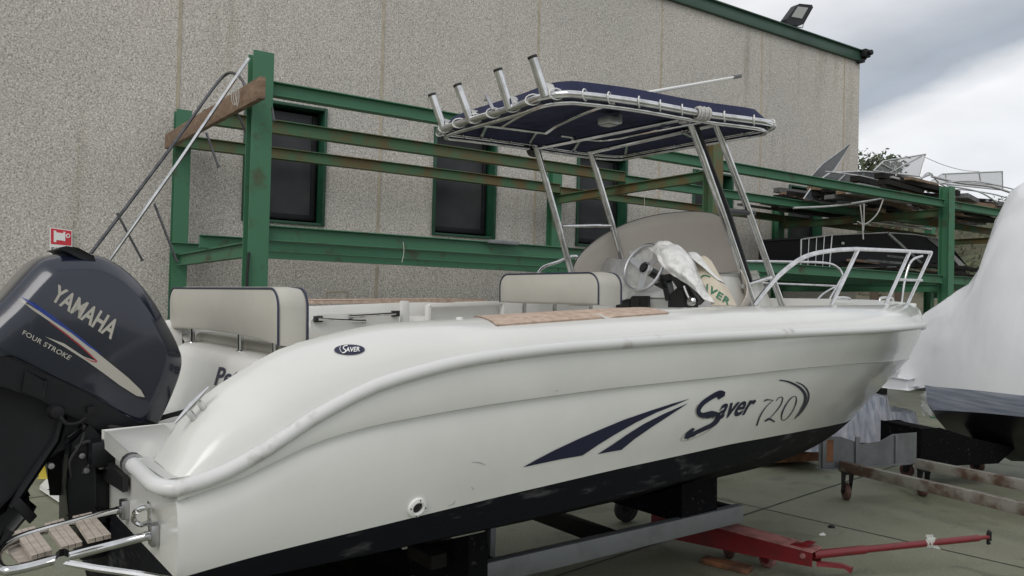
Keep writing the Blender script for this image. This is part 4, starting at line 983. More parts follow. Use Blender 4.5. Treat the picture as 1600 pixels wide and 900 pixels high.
# canvas: flat underside, raised top
top_ring = [cen + (q - cen) * .91 + BZ * .085 for q in per3]; mid_ring = [cen + (q - cen) * .985 + BZ * .012 for q in per3]; low_ring = [cen + (q - cen) * .972 - BZ * .004 for q in per3]
rows = [low_ring]; n_ = len(per3)
low_in = []
for k in (.75, .5, .25, .05):
    low_in.append([cen + (q - cen) * .972 * k + BZ * (.030 * (1 - k * k) ** .5 - .004) for q in per3])
rows = low_in[::-1] + [low_ring, mid_ring]
hi = [top_ring]
for k in (.75, .5, .25, .05): hi.append([cen + (q - cen) * .91 * k + BZ * (.085 + .030 * (1 - k * k) + .006 * noise.noise(q * 6 * k)) for q in per3])
b = B(); b.grid(rows + hi, 0, True); b.add(rows[0], [tuple(range(n_))]); b.add(hi[-1], [tuple(range(n_))[::-1]])
obj('canopy', b, 'navy_canvas', ttop, ang=35)
# lacing round the tube
b = B(); LN = n_
acc = 0.; nxt = 0.; cnt = 0
for i in range(n_):
    q = per3[i]; q2 = per3[(i + 1) % n_]; acc += (q2 - q).length
    if acc > nxt:
        nxt = acc + .145; d_ = (q2 - q).normalized(); inn = (cen - q); inn = (inn - d_ * inn.dot(d_)).normalized()
        pts = []
        for a in range(12):
            t_ = a / 12 * 6.2832; pts.append(q + inn * (.006 + math.cos(t_) * .029) + BZ * (math.sin(t_) * .028 + .004) + d_ * (.03 * math.cos(t_)))
        b = B(); b.tube(pts, .0038, 6, closed=True); obj('lace', b, 'white_decal', ttop)
b = B()
for k in range(6):
    q = tz(1089 + k * 3.2, 176.5 + k * .4); d_ = (tz(1110, 179) - tz(1085, 176)).normalized(); e_ = d_.cross(BZ).normalized()
    b.tube([q + (e_ * math.cos(a * .6283) + BZ * math.sin(a * .6283)) * (.030 + .004 * (k % 2)) for a in range(10)], .007, 6, closed=True)
obj('rope_coil', b, 'rope', ttop)
# spotlight under canopy
q = tz(951, 189, ZC - .03); b = B(); b.box(q, BX * .045, BY * .045, BZ * .022); b.box(q + BX * .05 + BZ * .012, BX * .012, BY * .05, BZ * .03); sl = obj('deck_light', b, 'light_metal', ttop, bevel=.008)
b = B(); b.box(q - BZ * .024, BX * .036, BY * .036, BZ * .003); obj('lamp_lens', b, 'lamp_glass', sl)
# rod holders
base_axis = None
for (bx_, by_, tx_, ty_, r_) in ((694, 204, 675, 148, .023), (736, 190, 715, 133, .023), (796, 170, 778, 109, .023), (852, 151, 832, 89, .023)):
    p_ = tz(bx_, by_, ZC - .01); s_ = toL(p_)[0]; q_ = cpx(tx_, ty_, s_ - .07)
    b = B(); b.tube([p_, q_], r_, 16, cap=False); rh = obj('rod_holder', b, 'steel', ttop, ang=60)
    ax = (q_ - p_).normalized(); b = B(); b.tube([q_ - ax * .008, q_ + ax * .006], r_ + .003, 16); obj('holder_rim', b, 'black_plastic', rh)
    e_ = BX; b = B(); pr = [p_ + e_ * .02, p_ + e_ * .07 + BZ * .01, p_ + e_ * .068 + BZ * .035, p_ + e_ * .045 + BZ * .065, p_ + e_ * .005 + ax * .085]
    b.prism([v_ - BY * .006 for v_ in pr], BY * .012); obj('holder_fin', b, 'white_decal', rh, bevel=.003)
p_ = tz(771, 172); b = B(); b.tube([p_, cpx(760, 149, toL(p_)[0])], .010, 10); b.tube([cpx(757, 157, toL(p_)[0]), cpx(764, 154, toL(p_)[0])], .006, 8); obj('light_stub', b, 'steel_dull', ttop)
# antenna lying over the canopy
b = B(); b.tube([tw(1000, 147, -.15), tw(1148, 120.5, -.15)], [.012, .008], 8); an = obj('antenna', b, 'white_decal', ttop)
b = B(); b.tube([tw(1146, 120.8, -.15), tw(1157, 118.5, -.15)], .013, 10); obj('antenna_tip', b, 'junk_grey', an)

# ---- bow rails
def rail(name, pts, r_=.0135, parent=boat): b_ = B(); b_.tube(pts, r_, 10); return obj(name, b_, 'steel', parent, ang=60)
WR = [(0, .93), (3.0, .93), (3.8, .90), (4.5, .78), (5.0, .66), (5.6, .46), (6.2, .24), (6.7, .08)]
def rw(x, y, w_): return L(*bW(x, y, w_))
main = smooth_path([rw(1178, 478, -.93), rw(1196, 454, -.93), rw(1222, 426, -.92), rw(1258, 401, -.91), rw(1300, 391.5, -.88), rw(1340, 389, -.83)], 6) + [rw(1400, 391.5, -.66), rw(1455, 394.5, -.45)]
br = rail('bow_rail', main)
rail('rail_post', [rw(1340, 391, -.83), rw(1299, 477, -.80)], parent=br)
rail('rail_post', [rw(1421, 394, -.60), rw(1383, 478, -.62)], parent=br)
rail('rail_post', [rw(1455, 395, -.45), rw(1416, 479, -.45)], parent=br)
rail('rail_rung', [rw(1404, 437, -.60), rw(1440, 438, -.46)], .011, br)
far = smooth_path([rw(1165, 408, .85), rw(1230, 409, .85), rw(1290, 411, .80), rw(1310, 419, .75), rw(1317, 431, .72)], 6)
b2 = rail('bow_rail', far, .012); rail('rail_rung', smooth_path([rw(1180, 442, .85), rw(1260, 445, .82), rw(1308, 447, .78)], 4), .010, b2)
rail('rail_post', smooth_path([rw(1307, 447, .78), rw(1285, 460, .76), rw(1270, 478, .74)], 4), .010, b2); rail('rail_post', [rw(1317, 431, .72), rw(1290, 478, .72)], .010, b2)
rail('rail_post', smooth_path([rw(1441, 400, .1), rw(1424, 408, .12), rw(1414, 436, .14), rw(1408, 478, .15)], 5), .011, b2)
rail('grab_rail', smooth_path([rw(838, 470, .88), rw(842, 425, .88), rw(870, 410, .88), rw(905, 404, .88), rw(912, 470, .88)], 5), .012)
# deck gear at the bow
for x, y, w_ in ((1316, 473, -.3), (1385, 472, -.15)):
    c_ = rw(x, y, w_); b = B(); b.tube(smooth_path([c_ - BX * .12, c_ - BX * .09 + BZ * .035, c_ + BX * .09 + BZ * .035, c_ + BX * .12], 5), .011, 8); b.box(c_ - BZ * .008, BX * .06, BY * .03, BZ * .012); obj('bow_cleat', b, 'steel', boat, bevel=.003)

# ---- swim ladder and tow eye
def lz(x, y, z_=.06): return L(*bZ(x, y, z_))
LA, LB = L(*bS(190, 796, -.02)), L(*bS(236, 836, -.02))
b = B(); lad = None
pth = [LA, lz(120, 815), lz(60, 831), lz(22, 844), lz(2, 856), lz(-6, 872), lz(4, 890), lz(30, 889), lz(100, 871), lz(170, 853), LB]
b.tube(smooth_path(pth[:1] + pth[1:10] + pth[10:], 5), .0135, 10); lad = obj('swim_ladder', b, 'steel', boat, ang=60)
b = B(); b.tube([lz(94, 878), lz(150, 888, .04), lz(235, 900, .02), lz(300, 912, .0)], .010, 8); b.tube([lz(98, 868), lz(97, 880)], .020, 10); obj('lower_rung', b, 'steel', lad)
for q4 in ([(22, 838), (54, 829), (82, 867), (48, 877)], [(69, 826), (99, 817), (129, 854), (96, 863)], [(113, 814), (143, 807), (174, 842), (137, 851)]):
    for k in range(3):
        t0, t1 = k / 3 + .02, (k + 1) / 3 - .02
        def ml(a, c, t_): return (a[0] + (c[0] - a[0]) * t_, a[1] + (c[1] - a[1]) * t_)
        P_ = [ml(q4[0], q4[1], t0), ml(q4[0], q4[1], t1), ml(q4[3], q4[2], t1), ml(q4[3], q4[2], t0)]
        if k == 0: b = B()
        b.prism([lz(q[0], q[1] - 1.5, .052) for q in P_], BZ * .012)
    obj('ladder_step', b, 'weathered_teak', lad, bevel=.003)
b = B(); b.prism([lz(*q, .03) for q in [(10, 862), (24, 851), (60, 852), (84, 876), (30, 884)]], BZ * .01); obj('ladder_step', b, 'weathered_teak', lad, bevel=.002)
for q in (LA, LB): b = B(); b.box(q + BX * .008, BX * .012, BY * .022, BZ * .032); b.tube([q - BY * .02 - BX * .01, q + BY * .02 - BX * .01], .010, 8); obj('ladder_hinge', b, 'steel_dull', lad, bevel=.003)
b = B(); b.tube(smooth_path([cpx(232, 795, -.01), cpx(226, 793, -.05), cpx(212, 800, -.07), cpx(209, 812, -.06), cpx(220, 820, -.04), cpx(235, 815, -.01)], 5), .008, 8); b.box(cpx(234, 804, 0), BX * .004, BY * .014, BZ * .04); obj('tow_eye', b, 'steel', boat)

# ================================================================== OUTBOARD
WE = -.14
def ew(x, y, w_=WE): return bW(x, y, w_)
prof = [(-80, 565), (-66, 530), (-34, 497), (0, 466), (30, 433), (57, 407), (80, 399), (112, 395), (150, 398), (185, 414), (215, 440), (240, 472), (262, 510), (277, 540), (283, 563), (278, 590), (262, 630), (243, 668), (232, 685), (215, 682), (140, 640), (60, 600), (-20, 562)]
eng_c = None
P2 = smooth_path([Vector(ew(*q)) for q in prof], 4, True)
P2 = [Vector((q.x, 0, q.z)) for q in P2]; cc_ = sum(P2, Vector()) / len(P2)
def esec(w_, k): return [L(cc_.x + (q.x - cc_.x) * k, w_, cc_.z + (q.z - cc_.z) * k) for q in P2]
secs = [(-.242, .74), (-.239, .79), (-.230, .825), (-.198, .945), (-.185, .97), (-.150, .995), (-.10, 1.005), (0, 1.012)]
b = B(); rows = [esec(w_, k) for w_, k in secs] + [esec(-w_, k) for w_, k in secs[-2::-1]]
b.grid(rows, 0, True); n_ = len(P2); b.add(rows[0], [tuple(range(n_))]); b.add(rows[-1], [tuple(range(n_))[::-1]])
eng_bvh = BVHTree.FromPolygons(b.v, b.f)
eng = obj('outboard_engine', b, 'engine_paint', boat, ang=40, label='dark navy grey tilted outboard engine on the transom')
# lower pan in black: a band just below the seam
pan = [(-60, 522), (0, 549), (120, 604), (200, 641), (235, 657), (246, 664), (239, 682), (231, 692), (200, 690), (150, 668), (60, 622), (0, 600), (-80, 590)]
P3_ = [Vector(ew(*q)) for q in pan]; c3 = sum(P3_, Vector()) / len(P3_)
def psec(w_, k): return [L(c3.x + (q.x - c3.x) * k, w_, c3.z + (q.z - c3.z) * k) for q in P3_]
b = B(); rows = [psec(w_, k) for w_, k in ((-.237, .97), (-.245, 1.0), (0, 1.02), (.245, 1.0), (.237, .97))]; b.grid(rows, 0, True); b.add(rows[0], [tuple(range(len(pan)))]); b.add(rows[-1], [tuple(range(len(pan)))[::-1]])
obj('lower_cowling', b, 'engine_black', eng, bevel=.012, seg=3)
b = B(); b.prism([L(*ew(x, y, -.252)) for x, y in ((42, 582), (72, 594), (66, 622), (38, 610))], BY * .02); obj('cowling_latch', b, 'engine_black', eng, bevel=.006)
b = B(); b.lathe(L(*ew(89, 644, -.26)), -BY, [(0, .02), (.022, .015), (.03, -.03)], 14); b.box(L(*ew(142, 640, -.25)), BX * .012, BY * .01, BZ * .012); b.tube(smooth_path([L(*ew(94, 650, -.27)), L(*ew(104, 662, -.28)), L(*ew(120, 662, -.28)), L(*ew(133, 654, -.27))], 5), .007, 8); obj('side_fitting', b, 'dark_metal', eng)
# air scoop
sc3 = [(94, 390), (104, 388), (122, 389), (146, 402), (152, 416), (146, 421), (132, 410), (112, 400)]
b = B(); b.prism([L(*ew(x, y - 2, -.205)) for x, y in sc3], BY * .30); obj('air_scoop', b, 'engine_black', eng, bevel=.012, seg=3)
def zz(x, y): return (x / 3, 360 + y / 3)
decal('maker_lettering', [textp('YAMAHA', [zz(232, 322), zz(520, 512), zz(568, 432), zz(272, 252)], offset=.028, space=1.0, shear=.0)], eng_bvh, 'silver_decal', eng, sub=1, off=.003)
decal('small_lettering', [textp('FOUR STROKE', [zz(103, 487), zz(322, 608), zz(338, 590), zz(112, 466)], offset=.01, space=1.05)], eng_bvh, 'silver_decal', eng, sub=0, off=.003)
decal('silver_sweep', [poly([zz(*q) for q in [(85, 318), (150, 358), (230, 405), (320, 470), (420, 545), (520, 625), (600, 690), (660, 748), (678, 782), (640, 775), (560, 725), (480, 665), (405, 612), (300, 545), (210, 497), (300, 530), (390, 590), (450, 612), (430, 585), (370, 530), (300, 475), (230, 425), (160, 378)]])], eng_bvh, 'silver_decal', eng, sub=1, off=.003)
decal('blue_sweep', [poly([zz(*q) for q in [(90, 305), (160, 340), (240, 395), (330, 465), (420, 535), (480, 585), (420, 548), (330, 478), (250, 425), (170, 368)]])], eng_bvh, 'blue_decal', eng, sub=1, off=.004)
decal('red_sweep', [stroke([zz(*q) for q in [(230, 430), (300, 480), (370, 536), (430, 590), (452, 614), (430, 612), (395, 597)]], [.6, 1.6, 1.8, 1.8, 1.8, 1.4, .5])], eng_bvh, 'red_decal', eng, sub=0, off=.0045)
decal('sweep_outline', [stroke([zz(*q) for q in [(300, 480), (420, 545 + 8), (470, 580), (540, 632), (610, 692), (668, 750), (684, 788), (640, 782), (560, 732), (470, 668)]], [.4, 1.0, 1.2, 1.2, 1.2, 1.2, 1.4, 1.2, 1.0, .5])], eng_bvh, 'black_plastic', eng, sub=0, off=.0025)
# midsection leg running down and aft, tilted
def es(pts, w0, w1, name, mt_='engine_black', bv=.015):
    b_ = B(); b_.prism([L(*ew(x, y, w0)) for x, y in pts], BY * (w1 - w0)); return obj(name, b_, mt_, eng, bevel=bv, seg=3)
es([(-60, 585), (20, 605), (130, 650), (108, 700), (70, 720), (40, 770), (10, 830), (-60, 930), (-170, 880)], -.12, .12, 'midsection', bv=.04)
es([(0, 790), (32, 770), (46, 800), (20, 830), (-60, 930), (-120, 900)], -.14, .14, 'leg_fairing', bv=.03)
b = B(); b.tube([L(*ew(98, 650, -.15)), L(*ew(88, 688, -.15)), L(*ew(18, 792, -.15))], .016, 8); obj('tilt_strut', b, 'engine_black', eng)
b = B(); b.beam(L(*ew(24, 782, -.17)), L(*ew(52, 812, -.17)), BY * .012, (BX + BZ) * .012); obj('tilt_lock', b, 'dark_metal', eng, bevel=.004)
# transom bracket
for w0 in (-.26, .20):
    b = B(); b.prism([L(*bW(x, y, -.26)) + BY * (w0 + .26) for x, y in ((108, 690), (140, 668), (172, 690), (150, 730), (152, 790), (160, 812), (112, 812), (102, 760))], BY * .06); obj('clamp_bracket', b, 'engine_black', eng, bevel=.01)
b = B(); b.box(L(-.05, 0, -.02), BX * .05, BY * .24, BZ * .16); b.box(L(-.02, -.05, .22), BX * .06, BY * .28, BZ * .05); obj('swivel_bracket', b, 'engine_black', eng, bevel=.02)
b = B(); b.tube([L(*ew(160, 672, -.20)), L(*ew(240, 700, -.20))], .030, 12); b.tube([L(*ew(228, 668, -.22)), L(*ew(236, 690, -.22))], .026, 12); b.tube([L(*ew(232, 672, -.2)), L(*ew(262, 688, -.1))], .030, 12); obj('steering_ram', b, 'black_plastic', eng)
b = B(); b.lathe(L(*ew(172, 691, -.30)), -BY, [(0, .012), (.018, .012), (.026, .004), (.026, -.02)], 16); b.lathe(L(*ew(197, 684, -.28)), -BY, [(0, .012), (.016, .012), (.022, .004), (.022, -.02)], 16)
for x, y in ((135, 735), (128, 712), (158, 729), (80, 728)): b.lathe(L(*ew(x, y, -.275)), -BY, [(0, .008), (.010, .007), (.012, -.01)], 10)
obj('bolts', b, 'steel_dull', eng)
def hose(pts, r_=.009, nm='hose', mt_='dirty_rubber'):
    b_ = B(); b_.tube(smooth_path(pts, 5), r_, 8); return obj(nm, b_, mt_, eng)
hose([L(*ew(225, 660, -.1)), L(.35, -.15, .33), L(.46, -.2, .33)]); hose([L(*ew(222, 664, -.05)), L(.30, -.05, .30), L(.46, -.1, .30)]); hose([L(*ew(150, 665, -.2)), L(*ew(190, 670, -.25)), L(*ew(225, 690, -.2)), L(.25, -.25, .27)], .008)
hose([L(*ew(118, 700, -.26)), L(*ew(140, 690, -.28)), L(*ew(146, 715, -.28)), L(*ew(130, 740, -.27))], .007)
hose([L(*ew(132, 665, -.24)), L(*ew(128, 690, -.27)), L(*ew(110, 720, -.27)), L(*ew(112, 745, -.26))], .006)
b = B(); b.prism([cpx(158, 742, -.01), cpx(200, 768, -.01), cpx(200, 744, -.01), cpx(165, 712, -.01), cpx(140, 708, -.01)], -BX * .015); obj('transom_pad', b, 'black_plastic', boat, bevel=.004)

# ================================================================== SUPPORTS UNDER THE BOAT
tr = thing('boat_trolley', G(1000, 860, 0), 'galvanised yard trolley with carpeted black bunks carrying the white boat', 'boat trolley')
ra, rb = G(760, 894, .36), G(1156, 801, .36); rd = (rb - ra).normalized(); rs = Vector((-rd.y, rd.x, 0))
b = B(); b.beam(ra - rd * 1.2, rb, rs * .03, ZZ * .055); obj('side_rail', b, 'galvanised', tr, bevel=.006)
b = B(); b.beam(ra - rd * 1.2 + rs * 1.0, rb + rs * 1.0, rs * .03, ZZ * .055); obj('side_rail', b, 'dark_metal', tr, bevel=.006)
def trolley_s(k): return ra + (rb - ra) * k
for k in (.02, .45, .97):
    b = B(); b.beam(trolley_s(k) + rs * .03, trolley_s(k) + rs * .97, rd * .04, ZZ * .045); obj('cross_member', b, 'dark_metal', tr, bevel=.005)
def caster(c, r_, parent, yaw, mtw='wheel_brown', mtf='steel_dull', top=None, nm='caster'):
    d_ = Vector((math.cos(yaw), math.sin(yaw), 0)); s2 = Vector((-d_.y, d_.x, 0)); c = Vector((c.x, c.y, r_))
    top = top if top else r_ * 2.3
    b_ = B(); b_.lathe(c - s2 * .02, s2, [(0, 0), (r_ * .45, 0), (r_ * .5, -.006), (r_ * .85, -.004), (r_, .004), (r_, .036), (r_ * .85, .044), (r_ * .5, .046), (r_ * .45, .04), (0, .04)], 22); wl = obj(nm + '_wheel', b_, mtw, parent)
    b_ = B()
    for sg in (-1, 1): b_.prism([c + s2 * .032 * sg + d_ * .02 - ZZ * .02, c + s2 * .032 * sg - d_ * .02 - ZZ * .02, c + s2 * .032 * sg - d_ * (.05 + r_ * .4) + ZZ * (top - r_), c + s2 * .032 * sg - d_ * (r_ * .4 - .06) + ZZ * (top - r_)], s2 * .004 * sg)
    b_.box(c + ZZ * (top - r_) - d_ * r_ * .4, d_ * .055, s2 * .045, ZZ * .006); b_.tube([c - s2 * .045, c + s2 * .045], .010, 8)
    obj(nm + '_fork', b_, mtf, wl)
    return wl
cpos = G(1138, 871, 0); caster(cpos, .105, tr, math.atan2(rd.y, rd.x) + .9, top=.29)
caster(G(978, 815, 0), .10, tr, .4, 'dirty_rubber', 'dark_metal', top=.3); caster(trolley_s(-.2) * 1 - ZZ * .3, .10, tr, .4, top=.29); caster(trolley_s(.02) + rs * 1.0 - ZZ * .3, .10, tr, .4, 'dirty_rubber', 'dark_metal', top=.29)
def bunk(s_, hw, zb, th=.05):
    xs = [-hw + 2 * hw * k / 12 for k in range(13)]; poly_ = []
    for x in xs:
        cb = sinterp(s_, CHB); zc_, zk = sinterp(s_, CHZ), sinterp(s_, KEZ); zt = zk + (zc_ - zk) * min(1, abs(x) / cb) - .012
        poly_.append(L(s_, x, zt))
    bot = [L(s_, hw, zb), L(s_, -hw, zb)]
    b_ = B(); b_.prism(poly_ + bot, BX * th); return obj('hull_bunk', b_, 'black_carpet', tr, bevel=.008)
sb_ = toL(hit(762, 870, L(0, -.72, 0), BY))[0]; bunk(sb_ - .10, .72, -.80, .10); bunk(3.12, .33, -.60, .34)
b = B(); b.beam(G(764, 905, .2) + ZZ * .0, G(764, 905, .2) + ZZ * .42, rd * .018, rs * .03); obj('upright', b, 'galvanised', tr, bevel=.004)
b = B(); p_ = toL(G(725, 858, .42)); b.box(L(sb_ - .2, -.55, -.33), BX * .04, BY * .10, BZ * .03); tag(obj('timber_wedge', b, 'junk_dark', bevel=.005), 'dark timber block wedged under the hull beside the aft bunk', 'timber block')
b = B(); b.box(L(.7, .1, -.60), BX * .35, BY * .5, BZ * .10); tag(obj('keel_block', b, 'black_carpet', bevel=.02), 'black padded block under the keel near the stern', 'block')
# brown chock under the jack wheel
b = B(); q = G(1135, 882, .02); b.box(q, Vector((.8, -.6, 0)) * .16, Vector((.6, .8, 0)) * .05, ZZ * .018); tag(obj('wood_chock', b, 'timber_orange', bevel=.004), 'short reddish board lying on the ground by the trolley caster', 'board')

# ================================================================== RED JACK
jk = thing('pallet_jack', G(1240, 880, 0), 'red hydraulic trolley jack with a long handle on the yard floor', 'trolley jack')
ja, jb = G(1028, 812, .17), G(1276, 868, .20); jd = (jb - ja); jl = jd.length; jd.normalize(); js = Vector((-jd.y, jd.x, 0)).normalized()
b = B()
for sg in (-1, 1): b.prism([ja + js * .075 * sg - ZZ * .09, ja + js * .075 * sg + ZZ * .09, ja + jd * jl * .45 + js * .075 * sg + ZZ * .06, jb + js * .06 * sg + ZZ * .03, jb + js * .06 * sg - ZZ * .055, ja + jd * jl * .6 + js * .075 * sg - ZZ * .07], js * .008 * sg)
obj('side_frame', b, 'jack_red', jk, bevel=.003)
b = B(); b.prism([ja + js * .085 + ZZ * .09, ja - js * .085 + ZZ * .09, ja + jd * jl * .45 - js * .085 + ZZ * .06, jb - js * .07 + ZZ * .03, jb + js * .07 + ZZ * .03, ja + jd * jl * .45 + js * .085 + ZZ * .06], ZZ * .008); obj('top_plate', b, 'jack_dusty', jk, bevel=.002)
b = B(); b.beam(jb - jd * .10 - js * .05, jb - jd * .10 + js * .05, jd * .05, ZZ * .05); b.beam(jb + ZZ * .035 - jd * .09, jb + ZZ * .075 - jd * .04, js * .035, jd * .03); obj('pump_head', b, 'jack_red', jk, bevel=.008)
b = B(); b.lathe(jb - jd * .055 - js * .07, -js, [(0, .012), (.014, .012), (.018, 0)], 12); obj('pivot_bolt', b, 'jack_dusty', jk)
h0, h1 = jb + ZZ * .0 - jd * .02, G(1544, 839, .24)
hd = (h1 - h0).normalized()
b = B(); b.tube([h0, h0 + (h1 - h0) * .28], .026, 12); b.tube([h0 + (h1 - h0) * .26, h1 - hd * .08], .021, 12); b.tube([h1 - hd * .09, h1], .014, 10); hn = obj('handle', b, 'jack_red', jk)
b = B(); b.tube([h1 + ZZ * .035 + js * .02, h1 + ZZ * .03, h1 - ZZ * .045, h1 - ZZ * .045 + js * .03], .010, 8); b.tube([h1 + js * .035 + ZZ * .03, h1 + js * .035 - ZZ * .03], .012, 8); obj('handle_hook', b, 'dark_metal', hn)
q = h0 + (h1 - h0) * .655; b = B()
for k in range(5): b.tube([q + hd * (k * .012 - .02) + (ZZ * math.cos(a * .7854) + js * math.sin(a * .7854)) * (.025 + .005 * (k % 2)) for a in range(8)], .009, 6, closed=True)
b.prism([q + hd * .0 - ZZ * .02 - js * .022, q + hd * .09 - ZZ * .045 - js * .03, q + hd * .06 - ZZ * .01 - js * .03], js * .003); b.prism([q + ZZ * .02 - hd * .02, q + ZZ * .055 - hd * .04, q + ZZ * .05 + hd * .02, q + ZZ * .018 + hd * .02], js * .003); obj('tape', b, 'tape', hn)
b = B(); b.prism([jb - ZZ * .04 + js * .0, jb - ZZ * .065, jb + jd * .0 + hd * .20 - ZZ * .10, jb + hd * .24 - ZZ * .13, jb + hd * .25 - ZZ * .10, jb + hd * .16 - ZZ * .065], js * .03); obj('foot_lever', b, 'jack_red', jk, bevel=.006)
for q in (G(1199, 886), G(1180, 868)): caster(q, .055, jk, math.atan2(jd.y, jd.x), 'jack_dusty', 'jack_red', top=.12, nm='jack')
for q in (G(1035, 830), G(1060, 820)): caster(q, .07, jk, math.atan2(jd.y, jd.x), 'dirty_rubber', 'dark_metal', top=.14, nm='jack')

# ================================================================== SECOND TROLLEY AND SHRINK-WRAPPED BOAT
t2 = thing('boat_cradle', G(1420, 740, 0), 'rusty white steel cradle on casters under the shrink wrapped boat', 'boat cradle')
for pA, pB in (((1314, 728), (1600, 795)), ((1432, 724), (1600, 758))):
    a, c = G(*pA, .29), G(*pB, .29); d_ = (c - a); c = a + d_ * 2.3; d_.normalize(); s_ = Vector((-d_.y, d_.x, 0))
    b = B(); b.beam(a, c, s_ * .032, ZZ * .045); obj('cradle_rail', b, 'rusty_steel', t2, bevel=.004)
    for k in (.06, 4.2): caster(a + d_ * k - ZZ * .29, .075, t2, math.atan2(d_.y, d_.x) + 2.6, mtf='dark_metal', top=.245)
    last = (a, d_, s_)
for x, y in ((1417, 745), (1527, 738)): caster(G(x, y), .07, t2, 2.2, mtf='dark_metal', top=.24)
ca, cb_ = G(1280, 705, .42), G(1432, 699, .42); cdv = (cb_ - ca).normalized(); cs_ = Vector((-cdv.y, cdv.x, 0))
b = B(); b.prism([ca + ZZ * .14, ca - ZZ * .16, cb_ - ZZ * .14, cb_ + ZZ * .14, cb_ - cdv * .28 + ZZ * .13, cb_ - cdv * .42 + ZZ * .07, cb_ - cdv * .62 + ZZ * .05, cb_ - cdv * .85 + ZZ * .12], cs_ * .006)
b.beam(ca - ZZ * .16, cb_ - ZZ * .14, cs_ * .05, ZZ * .006); obj('end_channel', b, 'galvanised', t2, bevel=.003)
for k in (.04, .37, .78): b = B(); b.beam(ca + (cb_ - ca) * k - cs_ * .012 - ZZ * .15, ca + (cb_ - ca) * k - cs_ * .012 + ZZ * .12, cdv * .02, cs_ * .01); obj('stiffener', b, 'galvanised', t2, bevel=.003)
b = B(); b.beam(ca + cdv * .10 - cs_ * .006 + ZZ * .10, ca + cdv * .10 - cs_ * .006 - ZZ * .10, cdv * .045, cs_ * .003); obj('timber_insert', b, 'timber_orange', t2)
bx0 = cb_ + cdv * .05
b = B(); b.prism([bx0 + ZZ * .17, bx0 - ZZ * .18, bx0 + cdv * .95 - ZZ * .18, bx0 + cdv * 1.15 - ZZ * .05, bx0 + cdv * .62 + ZZ * .06, bx0 + cdv * .22 + ZZ * .17], cs_ * .5); obj('black_support', b, 'black_carpet', t2, bevel=.02)
# shrink wrapped boat: bow to the left, hull runs past the right edge
US = 8.7; BN = -N
def sN(x, y, u=US): q = hit(x, y, U * u, U); return (q.dot(N), q.z)
wb = thing('wrapped_boat', WF(US, 2, 0), 'boat sealed in white shrink wrap with black bottom at the right edge', 'boat')
keel = [sN(*q) for q in ((1452, 640), (1462, 655), (1500, 682), (1550, 705), (1600, 728))]
topc = [sN(*q) for q in ((1405, 548), (1440, 494), (1490, 462), (1525, 438), (1548, 398), (1560, 350), (1575, 310), (1600, 288))]
deck = [sN(*q) for q in ((1440, 590), (1465, 606), (1530, 612), (1600, 618))]
chn = [sN(*q) for q in ((1452, 640), (1465, 643), (1530, 648), (1600, 654))]
n0 = topc[0][0]
def tab(pts, sgn=-1): return [(n0 - n_, z_) for n_, z_ in pts]
TK, TT, TD, TC = tab(keel), tab(topc), tab(deck), tab(chn)
dxs = [0, .08, .18, .3, .42, .55, .68, .8, .92, 1.05, 1.2, 1.35, 1.5, 1.65, 1.8, 2.0, 2.4, 3.0, 3.8, 4.6, 5.2]
HW = [(0, .03), (.25, .12), (.6, .32), (1.0, .55), (1.6, .82), (2.5, 1.1), (4, 1.25), (5.2, 1.2)]
TT2 = TT + [(TT[-1][0] + .5, TT[-1][1] + .2), (TT[-1][0] + 1.6, TT[-1][1] + .1), (5.2, TT[-1][1] - .6)]
YD = [(1440, 604), (1465, 606), (1530, 612), (1600, 620)]; YC = [(1440, 640), (1465, 641), (1530, 645), (1600, 652)]; YK = [(1440, 640), (1457, 653), (1500, 680), (1550, 702), (1600, 727)]
def solve_z(u_, n_, Y):
    lo, hi_ = -.2, 3.0
    for _ in range(26):
        z_ = (lo + hi_) / 2; x, y = pixof(WF(u_, n_, z_))
        if x > 1640: x = 1640
        if y > sinterp(x, Y): lo = z_
        else: hi_ = z_
    return z_
hz = []
for dx in dxs:
    hw = sinterp(dx, HW)
    if dx <= 2.0: cur_ = (solve_z(US - hw, n0 - dx, YD), solve_z(US - hw, n0 - dx, YC), max(.1, solve_z(US - .1, n0 - dx - .15, YK)))
    hz.append(cur_)
rws = []
for dx, (zd, zc_, zk_) in zip(dxs, hz):
    hw = sinterp(dx, HW); zt = sinterp(dx, TT2); n_ = n0 - dx; row = []
    for k in range(49):
        a = math.pi * k / 48; c_, s_ = math.cos(a), math.sin(a)
        wv = -hw * (abs(c_) ** .85) * (1 if c_ > 0 else -1); hh = (s_ ** 1.15)
        narrow = 1 - .42 * hh * min(1, max(0, (zt - zd - .5) / 1.2))
        q = WF(US + wv * narrow, n_, zd + (zt - zd) * hh)
        rd1 = 1 - abs(noise.noise(Vector((q.x * 1.1 + q.z * 1.6, q.y * .7, q.z * .5)) * 1.7)) * 2; rd2 = 1 - abs(noise.noise(Vector((q.x * 2.2 - q.z * 1.9, q.y * 2, q.z * 1.1)) * 2.1 + Vector((9, 0, 0)))) * 2
        fold = (.045 * max(0, rd1) ** 6 + .022 * max(0, rd2) ** 5) * s_
        row.append(q - U * fold * (1 if c_ > -.2 else -1) + ZZ * (fold * .4 if 0 < k < 48 else 0))
    rws.append(row)
b = B(); b.grid(rws); b.add(rws[0], [tuple(range(49))]); wr = obj('shrink_wrap', b, 'shrink', wb, ang=70)
b = B()
rb_ = []
